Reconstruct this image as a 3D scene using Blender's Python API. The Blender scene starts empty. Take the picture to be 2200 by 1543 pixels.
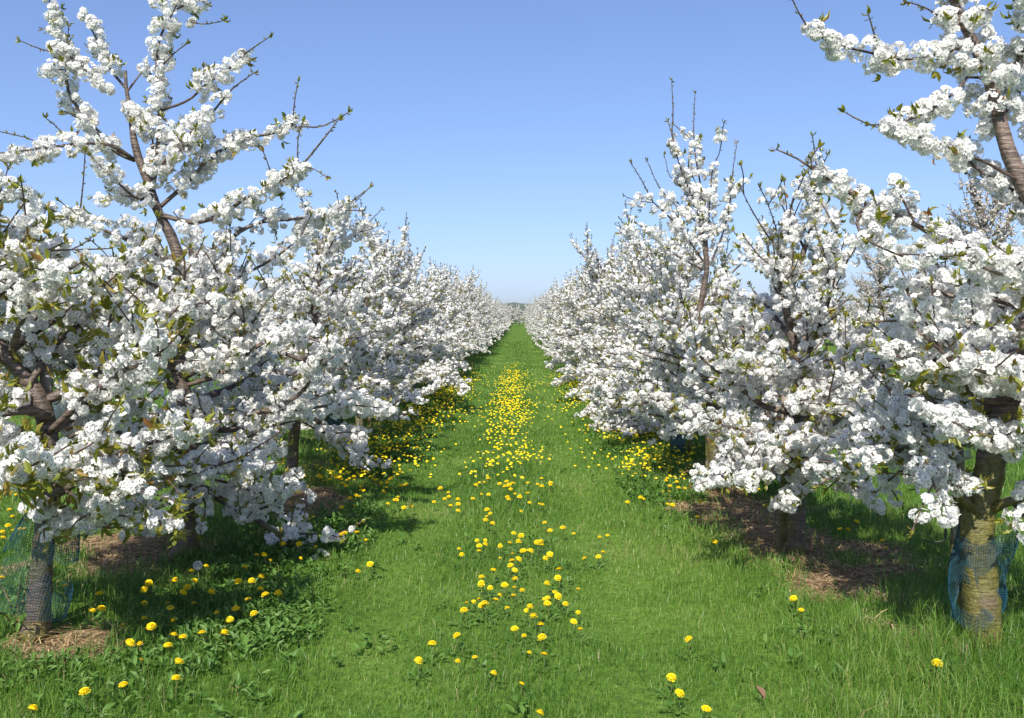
import bpy, math, random
import numpy as np
from mathutils import Vector, Matrix

SC = bpy.context.scene
C = SC.collection
R = math.radians
PI = math.pi

# ------------------------------------------------------------------ camera, sky, sun, exposure
CAMH = 1.6
F = 2000.0                                    # focal length in photo pixels (photo 2200 wide)
YAW = math.atan(15 / F)
PITCH = math.atan(91.5 / F)
SUN_EL, SUN_AZ = R(47), R(13)                 # behind the camera, a little to the left

cam_d = bpy.data.cameras.new('camera')
cam = bpy.data.objects.new('camera', cam_d)
C.objects.link(cam)
cam_d.sensor_width = 36.0
cam_d.lens = 36.0 * F / 2200.0
cam_d.clip_start = 0.05
cam_d.clip_end = 6000
cam.location = (0, 0, CAMH)
cam.rotation_euler = (PI / 2 - PITCH, 0, YAW)
SC.camera = cam

w = bpy.data.worlds.new("World")
SC.world = w
w.use_nodes = True
wn = w.node_tree
sky = wn.nodes.new('ShaderNodeTexSky')
sky.sky_type = 'NISHITA'
sky.sun_disc = False
sky.sun_elevation = SUN_EL
sky.sun_rotation = PI + SUN_AZ
sky.air_density = 0.8
sky.dust_density = 1.0
sky.ozone_density = 8.0
bg = wn.nodes['Background']
bg.inputs['Strength'].default_value = 0.127
wb = wn.nodes.new('ShaderNodeMixRGB')          # the camera's white balance of the sky
wb.blend_type = 'MULTIPLY'
wb.inputs[0].default_value = 1.0
wb.inputs[2].default_value = (1.347, 1.293, 1.42, 1)
gm_ = wn.nodes.new('ShaderNodeGamma')
gm_.inputs['Gamma'].default_value = 0.8
wn.links.new(sky.outputs[0], gm_.inputs[0])
wn.links.new(gm_.outputs[0], wb.inputs[1])
wn.links.new(wb.outputs[0], bg.inputs[0])

sun_d = bpy.data.lights.new('sun', 'SUN')
sun_d.energy = 5.0
sun_d.angle = R(0.53)
sun_d.color = (1.0, 0.955, 0.88)
sun = bpy.data.objects.new('sun', sun_d)
C.objects.link(sun)
sdir = Vector((math.sin(SUN_AZ) * math.cos(SUN_EL), math.cos(SUN_AZ) * math.cos(SUN_EL), -math.sin(SUN_EL)))
sun.rotation_euler = sdir.to_track_quat('-Z', 'Y').to_euler()
sun.location = (-3, -10, 15)

SC.view_settings.view_transform = 'Standard'
SC.view_settings.look = 'None'
SC.view_settings.exposure = 0.5
SC.view_settings.gamma = 1.0
SC.cycles.max_bounces = 8
SC.cycles.diffuse_bounces = 4
SC.cycles.transmission_bounces = 4
SC.cycles.transparent_max_bounces = 8

# ------------------------------------------------------------------ helpers
cy_, sy_ = math.cos(YAW), math.sin(YAW)
cp_, sp_ = math.cos(PITCH), math.sin(PITCH)
VR = np.array([cy_, sy_, 0.0])
VF = np.array([-sy_ * cp_, cy_ * cp_, -sp_])
VU = np.cross(VR, VF)


def ray(px, py):
    return VF + VR * (px - 1100) / F + VU * (771.5 - py) / F


def at(px, py, d):                            # photo pixel + distance down the lane -> point of the orchard
    v = ray(px, py)
    return np.array([0, 0, CAMH]) + v * (d / v[1])


def on_ground(px, py, z=0.0):
    v = ray(px, py)
    return np.array([0, 0, CAMH]) + v * ((z - CAMH) / v[2])


_tab = np.random.default_rng(5).random((256, 256))


def vnoise(x, y, seed=0):
    x = np.asarray(x, float) + seed * 17.31
    y = np.asarray(y, float) + seed * 9.77
    xi, yi = np.floor(x).astype(int), np.floor(y).astype(int)
    fx, fy = x - xi, y - yi
    fx, fy = fx * fx * (3 - 2 * fx), fy * fy * (3 - 2 * fy)
    a = _tab[xi & 255, yi & 255]
    b = _tab[(xi + 1) & 255, yi & 255]
    c = _tab[xi & 255, (yi + 1) & 255]
    d = _tab[(xi + 1) & 255, (yi + 1) & 255]
    return (a * (1 - fx) + b * fx) * (1 - fy) + (c * (1 - fx) + d * fx) * fy


def fbm(x, y, seed=0, o=3):
    s, a, t = 0.0, 1.0, 0.0
    for k in range(o):
        s = s + a * vnoise(np.asarray(x) * 2 ** k, np.asarray(y) * 2 ** k, seed + k * 3)
        t += a
        a *= 0.5
    return s / t


def nrm(v):
    return v / np.maximum(np.linalg.norm(v, axis=-1, keepdims=True), 1e-9)


def mesh_obj(name, verts, loops, starts, mats, fmat=None, parent=None, tint=None, smooth=False, loc=None):
    me = bpy.data.meshes.new(name)
    verts = np.ascontiguousarray(verts, dtype=np.float32)
    loops = np.ascontiguousarray(loops, dtype=np.int32)
    starts = np.ascontiguousarray(starts, dtype=np.int32)
    me.vertices.add(len(verts))
    me.vertices.foreach_set('co', verts.ravel())
    me.loops.add(len(loops))
    me.loops.foreach_set('vertex_index', loops)
    me.polygons.add(len(starts))
    me.polygons.foreach_set('loop_start', starts)
    for m in mats:
        me.materials.append(m)
    if fmat is not None:
        me.polygons.foreach_set('material_index', np.ascontiguousarray(fmat, dtype=np.int32))
    me.polygons.foreach_set('use_smooth', np.full(len(starts), bool(smooth)))
    if tint is not None:
        at_ = me.attributes.new('tint', 'FLOAT', 'POINT')
        at_.data.foreach_set('value', np.ascontiguousarray(tint, dtype=np.float32))
    me.update(calc_edges=True)
    me.validate()
    o = bpy.data.objects.new(name, me)
    C.objects.link(o)
    if parent is not None:
        o.parent = parent
    if loc is not None:
        o.location = loc
    return o


class MB:
    """collects vertices and faces, then links them as one mesh object"""

    def __init__(s):
        s.v, s.l, s.n, s.m, s.t, s.k = [], [], [], [], [], 0

    def add(s, verts, faces, mat=0, tint=0.5):
        verts = np.asarray(verts, float)
        for f in faces:
            s.l.append(np.asarray(f) + s.k)
            s.n.append(len(f))
            s.m.append(mat)
        s.v.append(verts)
        s.t.append(np.full(len(verts), tint) if np.isscalar(tint) else np.asarray(tint))
        s.k += len(verts)

    def quads(s, verts, q, mat=0, tint=0.5):  # q: (n,4) array
        s.v.append(verts)
        s.l.append((np.asarray(q) + s.k).ravel())
        s.n.extend([4] * len(q))
        s.m.extend([mat] * len(q))
        s.t.append(np.full(len(verts), tint) if np.isscalar(tint) else np.asarray(tint))
        s.k += len(verts)

    def tube(s, pts, rad, sides=6, mat=0, cap=True, tint=0.5, squash=None):
        pts = np.asarray(pts, float)
        n = len(pts)
        rad = np.broadcast_to(np.asarray(rad, float), (n,))
        tan = nrm(np.gradient(pts, axis=0))
        u = np.array([1.0, 0, 0]) if abs(tan[0][0]) < 0.8 else np.array([0, 1.0, 0])
        a = np.arange(sides) * 2 * PI / sides
        ca, sa = np.cos(a)[:, None], np.sin(a)[:, None]
        V = np.empty((n, sides, 3))
        for i in range(n):
            u = u - tan[i] * u.dot(tan[i])
            u /= max(np.linalg.norm(u), 1e-9)
            vv = np.cross(tan[i], u)
            V[i] = pts[i] + rad[i] * (ca * u + sa * vv) * (1 if squash is None else squash[i][:, None])
        V = V.reshape(-1, 3)
        i = np.arange(n - 1)[:, None] * sides
        j = np.arange(sides)[None, :]
        j2 = (j + 1) % sides
        q = np.stack([i + j, i + j2, i + sides + j2, i + sides + j], -1).reshape(-1, 4)
        k0 = s.k
        s.quads(V, q, mat, tint)
        if cap:
            s.l.append(np.arange(sides)[::-1] + k0)
            s.n.append(sides)
            s.m.append(mat)
            s.l.append(np.arange(sides) + k0 + (n - 1) * sides)
            s.n.append(sides)
            s.m.append(mat)

    def build(s, name, mats, parent=None, smooth=False, loc=None):
        st = np.concatenate([[0], np.cumsum(s.n)[:-1]])
        return mesh_obj(name, np.concatenate(s.v), np.concatenate(s.l), st, mats, s.m, parent, np.concatenate(s.t), smooth, loc)


def tag(o, label=None, cat=None, group=None, kind=None):
    if label: o['label'] = label
    if cat: o['category'] = cat
    if group: o['group'] = group
    if kind: o['kind'] = kind
    return o


def empty(name, loc, rz=0.0, sc=1.0):
    o = bpy.data.objects.new(name, None)
    o.empty_display_size = 0.1
    C.objects.link(o)
    o.location = loc
    o.rotation_euler = (0, 0, rz)
    o.scale = (sc, sc, sc)
    return o


def copy_tree(o, parent=None):
    c = o.copy()
    C.objects.link(c)
    c.parent = parent
    for ch in list(o.children):
        copy_tree(ch, c)
    return c


# ------------------------------------------------------------------ materials
def mat_new(name):
    m = bpy.data.materials.new(name)
    m.use_nodes = True
    nt = m.node_tree
    nt.nodes.clear()
    return m, nt, nt.nodes, nt.links


def ramp(nodes, stops, interp='LINEAR'):
    r = nodes.new('ShaderNodeValToRGB')
    r.color_ramp.interpolation = interp
    e = r.color_ramp.elements
    while len(e) < len(stops):
        e.new(0.5)
    for el, (p, c) in zip(e, stops):
        el.position = p
        el.color = (*c, 1)
    return r


def thin_mat(name, stops, trans=0.3, rough=0.5, spec=0.3, patch=None):
    """leaf-like sheet: colour by the mesh's own tint attribute, some light passing through"""
    m, nt, N, L = mat_new(name)
    out = N.new('ShaderNodeOutputMaterial')
    a = N.new('ShaderNodeAttribute')
    a.attribute_name = 'tint'
    r = ramp(N, stops)
    fac = a.outputs['Fac']
    if patch:
        g = N.new('ShaderNodeNewGeometry')
        nz = N.new('ShaderNodeTexNoise')
        nz.inputs['Scale'].default_value = patch[0]
        nz.inputs['Detail'].default_value = 3
        L.new(g.outputs['Position'], nz.inputs['Vector'])
        ma = N.new('ShaderNodeMath')
        ma.operation = 'MULTIPLY_ADD'
        ma.inputs[1].default_value = patch[1]
        ma.inputs[2].default_value = -patch[1] * 0.5
        L.new(nz.outputs['Fac'], ma.inputs[0])
        ad = N.new('ShaderNodeMath')
        ad.operation = 'ADD'
        ad.use_clamp = True
        L.new(ma.outputs[0], ad.inputs[0])
        L.new(fac, ad.inputs[1])
        fac = ad.outputs[0]
    L.new(fac, r.inputs[0])
    p = N.new('ShaderNodeBsdfPrincipled')
    p.inputs['Roughness'].default_value = rough
    p.inputs['Specular IOR Level'].default_value = spec
    L.new(r.outputs[0], p.inputs['Base Color'])
    t = N.new('ShaderNodeBsdfTranslucent')
    L.new(r.outputs[0], t.inputs[0])
    mx = N.new('ShaderNodeMixShader')
    mx.inputs[0].default_value = trans
    L.new(p.outputs[0], mx.inputs[1])
    L.new(t.outputs[0], mx.inputs[2])
    L.new(mx.outputs[0], out.inputs[0])
    return m


M = {}
M['petal'] = thin_mat('petal', [(0, (0.86, 0.85, 0.815)), (1, (0.93, 0.92, 0.89))], trans=0.44, rough=0.7, spec=0.1)
M['old_petal'] = thin_mat('old_petal', [(0, (0.62, 0.56, 0.50)), (1, (0.80, 0.77, 0.72))], trans=0.25, rough=0.7, spec=0.1)
M['flower_eye'] = thin_mat('flower_eye', [(0, (0.07, 0.075, 0.015)), (1, (0.24, 0.23, 0.05))], trans=0.2, rough=0.6, spec=0.1)
M['cherry_leaf'] = thin_mat('cherry_leaf', [(0, (0.13, 0.16, 0.015)), (0.45, (0.25, 0.26, 0.025)), (0.75, (0.29, 0.23, 0.04)), (1, (0.27, 0.135, 0.04))], trans=0.35, rough=0.38, spec=0.5)
M['grass'] = thin_mat('grass', [(0, (0.040, 0.108, 0.018)), (0.35, (0.082, 0.190, 0.022)), (0.65, (0.142, 0.268, 0.032)), (0.88, (0.225, 0.33, 0.065)), (1, (0.33, 0.29, 0.13))], trans=0.35, rough=0.42, spec=0.45, patch=(0.9, 0.5))
M['weed_leaf'] = thin_mat('weed_leaf', [(0, (0.055, 0.13, 0.02)), (0.6, (0.11, 0.22, 0.035)), (1, (0.18, 0.28, 0.07))], trans=0.3, rough=0.5, spec=0.35)
M['straw'] = thin_mat('straw', [(0, (0.17, 0.10, 0.045)), (0.5, (0.36, 0.24, 0.12)), (1, (0.60, 0.45, 0.25))], trans=0.1, rough=0.7, spec=0.2)
M['yellow_ray'] = thin_mat('yellow_ray', [(0, (0.86, 0.58, 0.008)), (0.5, (0.90, 0.69, 0.014)), (1, (0.93, 0.77, 0.035))], trans=0.25, rough=0.6, spec=0.15)
M['green_stem'] = thin_mat('green_stem', [(0, (0.10, 0.16, 0.04)), (1, (0.20, 0.22, 0.07))], trans=0.1, rough=0.5)
M['seed_fluff'] = thin_mat('seed_fluff', [(0, (0.6, 0.6, 0.58)), (1, (0.8, 0.8, 0.78))], trans=0.5, rough=0.9, spec=0.0)
M['dead_leaf'] = thin_mat('dead_leaf', [(0, (0.11, 0.06, 0.035)), (1, (0.22, 0.13, 0.08))], trans=0.1, rough=0.6)


def bark(name, moss, c0, c1, rough=0.6, ring=40.0, mossy=0.20, mtop=1.7):
    m, nt, N, L = mat_new(name)
    out = N.new('ShaderNodeOutputMaterial')
    p = N.new('ShaderNodeBsdfPrincipled')
    tc = N.new('ShaderNodeTexCoord')
    mp = N.new('ShaderNodeMapping')
    mp.inputs['Scale'].default_value = (5, 5, ring)
    L.new(tc.outputs['Object'], mp.inputs[0])
    n1 = N.new('ShaderNodeTexNoise')
    n1.inputs['Scale'].default_value = 2.2
    n1.inputs['Detail'].default_value = 5
    L.new(mp.outputs[0], n1.inputs['Vector'])
    r1 = ramp(N, [(0.36, c0), (0.62, c1)])
    L.new(n1.outputs['Fac'], r1.inputs[0])
    n3 = N.new('ShaderNodeTexNoise')
    n3.inputs['Scale'].default_value = 60
    n3.inputs['Detail'].default_value = 4
    L.new(tc.outputs['Object'], n3.inputs['Vector'])
    col = r1.outputs[0]
    if moss:
        n2 = N.new('ShaderNodeTexNoise')
        n2.inputs['Scale'].default_value = 5.5
        n2.inputs['Detail'].default_value = 6
        L.new(tc.outputs['Object'], n2.inputs['Vector'])
        sx = N.new('ShaderNodeSeparateXYZ')
        L.new(tc.outputs['Object'], sx.inputs[0])
        mr = N.new('ShaderNodeMapRange')
        mr.inputs['From Min'].default_value = 0.25
        mr.inputs['From Max'].default_value = mtop
        mr.inputs['To Min'].default_value = mossy
        mr.inputs['To Max'].default_value = -0.25
        L.new(sx.outputs['Z'], mr.inputs['Value'])
        ad = N.new('ShaderNodeMath')
        ad.operation = 'ADD'
        L.new(n2.outputs['Fac'], ad.inputs[0])
        L.new(mr.outputs[0], ad.inputs[1])
        rm = ramp(N, [(0.50, (0, 0, 0)), (0.64, (1, 1, 1))])
        L.new(ad.outputs[0], rm.inputs[0])
        mc = ramp(N, [(0.3, (0.065, 0.060, 0.014)), (0.7, (0.17, 0.148, 0.036))])
        L.new(n3.outputs['Fac'], mc.inputs[0])
        mx = N.new('ShaderNodeMixRGB')
        L.new(rm.outputs[0], mx.inputs[0])
        L.new(col, mx.inputs[1])
        L.new(mc.outputs[0], mx.inputs[2])
        col = mx.outputs[0]
    L.new(col, p.inputs['Base Color'])
    p.inputs['Roughness'].default_value = rough
    b = N.new('ShaderNodeBump')
    b.inputs['Strength'].default_value = 0.55
    b.inputs['Distance'].default_value = 0.012
    am = N.new('ShaderNodeMath')
    am.operation = 'ADD'
    L.new(n1.outputs['Fac'], am.inputs[0])
    L.new(n3.outputs['Fac'], am.inputs[1])
    L.new(am.outputs[0], b.inputs['Height'])
    L.new(b.outputs[0], p.inputs['Normal'])
    L.new(p.outputs[0], out.inputs[0])
    return m


M['bark'] = bark('bark', True, (0.055, 0.036, 0.028), (0.21, 0.15, 0.115), 0.5, 40.0, 0.25, 2.3)
M['dark_bark'] = bark('dark_bark', True, (0.045, 0.032, 0.025), (0.16, 0.12, 0.09), 0.55, 40.0, 0.08)
M['twig'] = bark('twig', False, (0.045, 0.026, 0.02), (0.12, 0.075, 0.058), 0.45)
M['stake_wood'] = bark('stake_wood', True, (0.14, 0.11, 0.085), (0.33, 0.28, 0.23), 0.8, 2.0)


def simple(name, col, rough=0.5):
    m, nt, N, L = mat_new(name)
    out = N.new('ShaderNodeOutputMaterial')
    p = N.new('ShaderNodeBsdfPrincipled')
    n = N.new('ShaderNodeTexNoise')
    n.inputs['Scale'].default_value = 14
    n.inputs['Detail'].default_value = 4
    r = ramp(N, [(0.3, tuple(c * 0.75 for c in col)), (0.7, tuple(min(1, c * 1.2) for c in col))])
    L.new(n.outputs['Fac'], r.inputs[0])
    L.new(r.outputs[0], p.inputs['Base Color'])
    p.inputs['Roughness'].default_value = rough
    L.new(p.outputs[0], out.inputs[0])
    return m


M['net'] = simple('net', (0.014, 0.075, 0.11), 0.5)
M['wrap'] = simple('wrap', (0.02, 0.06, 0.075), 0.5)
M['hose'] = simple('hose', (0.015, 0.015, 0.017), 0.5)
M['wood_far'] = simple('wood_far', (0.085, 0.105, 0.075), 0.9)

# ground: lane of turf with bare soil where the mesh's soil attribute says so
m, nt, N, L = mat_new('ground')
out = N.new('ShaderNodeOutputMaterial')
p = N.new('ShaderNodeBsdfPrincipled')
p.inputs['Roughness'].default_value = 0.95
p.inputs['Specular IOR Level'].default_value = 0.1
g = N.new('ShaderNodeNewGeometry')
n1 = N.new('ShaderNodeTexNoise')
n1.inputs['Scale'].default_value = 0.9
n1.inputs['Detail'].default_value = 6
n2 = N.new('ShaderNodeTexNoise')
n2.inputs['Scale'].default_value = 22
n2.inputs['Detail'].default_value = 6
for n in (n1, n2):
    L.new(g.outputs['Position'], n.inputs['Vector'])
mixn = N.new('ShaderNodeMath')
mixn.operation = 'MULTIPLY_ADD'
mixn.inputs[1].default_value = 0.45
L.new(n2.outputs['Fac'], mixn.inputs[0])
sc1 = N.new('ShaderNodeMath')
sc1.operation = 'MULTIPLY'
sc1.inputs[1].default_value = 0.55
L.new(n1.outputs['Fac'], sc1.inputs[0])
L.new(sc1.outputs[0], mixn.inputs[2])
rg = ramp(N, [(0.32, (0.042, 0.084, 0.014)), (0.5, (0.085, 0.156, 0.022)), (0.68, (0.128, 0.205, 0.040))])
L.new(mixn.outputs[0], rg.inputs[0])
rs = ramp(N, [(0.3, (0.065, 0.042, 0.022)), (0.5, (0.165, 0.108, 0.060)), (0.7, (0.29, 0.205, 0.115))])
L.new(n2.outputs['Fac'], rs.inputs[0])
a = N.new('ShaderNodeAttribute')
a.attribute_name = 'tint'
ad = N.new('ShaderNodeMath')
ad.operation = 'MULTIPLY_ADD'
ad.inputs[1].default_value = 0.5
L.new(n2.outputs['Fac'], ad.inputs[0])
sb = N.new('ShaderNodeMath')
sb.operation = 'SUBTRACT'
sb.inputs[1].default_value = 0.25
L.new(a.outputs['Fac'], sb.inputs[0])
L.new(sb.outputs[0], ad.inputs[2])
rr = ramp(N, [(0.4, (0, 0, 0)), (0.6, (1, 1, 1))])
L.new(ad.outputs[0], rr.inputs[0])
mx = N.new('ShaderNodeMixRGB')
L.new(rr.outputs[0], mx.inputs[0])
L.new(rg.outputs[0], mx.inputs[1])
L.new(rs.outputs[0], mx.inputs[2])
L.new(mx.outputs[0], p.inputs['Base Color'])
bp = N.new('ShaderNodeBump')
bp.inputs['Strength'].default_value = 0.8
bp.inputs['Distance'].default_value = 0.03
L.new(n2.outputs['Fac'], bp.inputs['Height'])
L.new(bp.outputs[0], p.inputs['Normal'])
L.new(p.outputs[0], out.inputs[0])
M['ground'] = m

# ------------------------------------------------------------------ ground
XL, XR = -2.25, 1.9                            # the two tree rows beside the lane


def soil(x, y):
    x, y = np.asarray(x, float), np.asarray(y, float)
    s = np.zeros(np.broadcast(x, y).shape)
    for xr, dx in ((XL, -0.05), (XR, 0.12), (-10.8, 0), (12.0, 0)):
        wdt = 0.42 + 0.4 * (fbm(y * 0.55, y * 0 + xr, 3) - 0.5)
        c = xr + dx + 0.5 * (fbm(y * 0.4, y * 0 + xr, 8) - 0.5)
        band = np.clip(1.25 - np.abs(x - c) / np.maximum(wdt, 0.1), 0, 1)
        gate = np.clip((fbm(x * 1.3, y * 0.8, 21) - 0.40) * 5 + np.where(y < 7.6, np.where(y < 5.2, -1.2, 0.0), -0.7), 0, 1)
        s = np.maximum(s, band * gate)
    # the bare patches the photo shows
    for (px, py, rx, ry) in ((270, 1190, .62, .62), (660, 1085, .42, .55), (130, 1385, .42, .28), (1600, 1100, .62, .9),
                             (1720, 1165, .55, .45), (1930, 1225, .5, .3), (2110, 1395, .16, .12), (1820, 1180, .4, .25)):
        q = on_ground(px, py)
        r = np.sqrt(((x - q[0]) / rx) ** 2 + ((y - q[1]) / ry) ** 2) + 1.7 * (fbm(x * 2.6, y * 2.6, 31) - 0.5)
        s = np.maximum(s, np.clip(1.6 - r * 1.3, 0, 1))
    return s


def gz(x, y):
    x, y = np.asarray(x, float), np.asarray(y, float)
    near = np.exp(-np.maximum(y - 25, 0) / 30.0)
    z = 0.05 * (fbm(x * 0.7, y * 0.7, 41) - 0.5) + 0.025 * (fbm(x * 3, y * 3, 45) - 0.5)
    for t in (-0.72, 0.55):                    # two shallow wheel tracks
        z = z - 0.025 * np.exp(-((x - t) / 0.22) ** 2)
    return z * near


xs = np.unique(np.concatenate([-np.geomspace(9, 3000, 26), np.arange(-9, -3.2, 0.2), np.arange(-3.2, 3.2, 0.08), np.arange(3.2, 9, 0.2), np.geomspace(9, 3000, 26)]))
ys = np.unique(np.concatenate([-np.geomspace(6, 200, 8), np.arange(-6, 2, 0.5), np.arange(2, 14, 0.08), np.arange(14, 40, 0.25), np.geomspace(40, 3500, 44)]))
GX, GY = np.meshgrid(xs, ys, indexing='xy')
GZ = gz(GX, GY) + 0.03 * soil(GX, GY) * (fbm(GX * 5, GY * 5, 51) - 0.4)
nx, ny = len(xs), len(ys)
i = np.arange(ny - 1)[:, None] * nx
j = np.arange(nx - 1)[None, :]
q = np.stack([i + j, i + j + 1, i + nx + j + 1, i + nx + j], -1).reshape(-1, 4)
gr = mesh_obj('ground', np.stack([GX, GY, GZ], -1).reshape(-1, 3), q.ravel(), np.arange(len(q)) * 4, [M['ground']], tint=soil(GX, GY).ravel(), smooth=True)
tag(gr, 'green grassy orchard ground with bare brown strips under the tree rows', 'ground', kind='structure')

# far wooded hill that closes the lane
hx = np.linspace(-1800, 1800, 901)
prof = [0, 0.35, 0.7, 0.9, 1.0, 0.9, 0.3]
hv = []
for k, pf in enumerate(prof):
    hgt = (7.0 + 5.0 * fbm(hx * 0.006, hx * 0, 61) + 3.0 * fbm(hx * 0.12, hx * 0 + k * .7, 63)) * pf
    hv.append(np.stack([hx, 640 + k * 14 + 4 * vnoise(hx * .1, hx * 0 + k, 3), hgt - (0.3 if k == 0 else 0)], -1))
hv = np.concatenate(hv)
i = np.arange(len(prof) - 1)[:, None] * 901
j = np.arange(900)[None, :]
q = np.stack([i + j, i + j + 1, i + 901 + j + 1, i + 901 + j], -1).reshape(-1, 4)
hill = mesh_obj('hill', hv, q.ravel(), np.arange(len(q)) * 4, [M['wood_far']])
tag(hill, 'low dark wooded hill on the horizon at the end of the lane', 'hill', kind='structure')

# ------------------------------------------------------------------ flowers and leaves (templates placed by numpy)
def flower_tpl(detail):
    if detail == 'near':
        v, f, mt = [], [], []
        for k in range(5):
            a0 = k * 2 * PI / 5
            b = len(v)
            v += [(0, 0, 0)]
            for da, r, z in ((-0.56, .74, .22), (-0.28, .99, .34), (0.05, .93, .26), (0.30, 1.0, .36), (0.56, .74, .22)):
                v.append((r * math.cos(a0 + da), r * math.sin(a0 + da), z))
            f.append([b, b + 1, b + 2, b + 3, b + 4, b + 5])
            mt.append(0)
        b = len(v)
        for k in range(4):
            v.append((.25 * math.cos(k * PI / 2), .25 * math.sin(k * PI / 2), .10))
        f.append([b, b + 1, b + 2, b + 3])
        mt.append(1)
        return np.array(v), f, mt
    v = [(0, -1, .25), (.85, -.6, .22), (.85, .6, .22), (0, 1, .25), (-.85, .6, .22), (-.85, -.6, .22), (0, 0, -.05)]
    return np.array(v), [[6, 0, 1, 2], [6, 2, 3, 4], [6, 4, 5, 0]], [0, 0, 0]


FT = {'near': flower_tpl('near'), 'mid': flower_tpl('mid')}


def place_tpl(tpl, pos, nor, size, rng, roll=None, axis=None, zs=None):
    tv, tf, tm = tpl
    n = len(pos)
    nor = nrm(nor)
    if axis is None:
        axis = rng.normal(size=(n, 3))
    u = nrm(axis - nor * np.sum(axis * nor, -1, keepdims=True))
    v = np.cross(nor, u)
    T = tv[None, :, :] * np.asarray(size).reshape(n, 1, 1)
    z = T[:, :, 2:3] * (1 if zs is None else np.asarray(zs).reshape(n, 1, 1))
    V = pos[:, None, :] + T[:, :, 0:1] * u[:, None, :] + T[:, :, 1:2] * v[:, None, :] + z * nor[:, None, :]
    k = len(tv)
    lp = np.concatenate([np.array(f) for f in tf])
    ln = np.array([len(f) for f in tf])
    loops = (np.arange(n)[:, None] * k + lp[None, :]).ravel()
    lens = np.tile(ln, n)
    starts = np.concatenate([[0], np.cumsum(lens)[:-1]])
    return V.reshape(-1, 3), loops, starts, np.tile(np.array(tm), n), k


LEAF = (np.array([(0, 0, 0), (.28, -.17, .05), (.32, 0, -.01), (.28, .17, .05), (.66, -.17, .03), (.68, 0, -.06), (.66, .17, .03), (1, 0, -.17)]),
        [[0, 1, 2], [0, 2, 3], [1, 4, 5, 2], [2, 5, 6, 3], [4, 7, 5], [5, 7, 6]], [0] * 6)


# ------------------------------------------------------------------ trees
def smooth_path(pts, step):
    P = np.asarray(pts, float)
    if len(P) > 2:
        Q = np.vstack([2 * P[0] - P[1], P, 2 * P[-1] - P[-2]])
        res = []
        for k in range(len(P) - 1):
            p0, p1, p2, p3 = Q[k:k + 4]
            t = np.linspace(0, 1, 9)[:-1, None]
            res.append(0.5 * (2 * p1 + (p2 - p0) * t + (2 * p0 - 5 * p1 + 4 * p2 - p3) * t ** 2 + (3 * p1 - p0 - 3 * p2 + p3) * t ** 3))
        res.append(P[-1:])
        P = np.concatenate(res)
    d = np.concatenate([[0], np.cumsum(np.linalg.norm(np.diff(P, axis=0), axis=1))])
    n = max(3, int(round(d[-1] / step)) + 1)
    s = np.linspace(0, d[-1], n)
    return np.stack([np.interp(s, d, P[:, k]) for k in range(3)], -1), d[-1]


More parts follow.
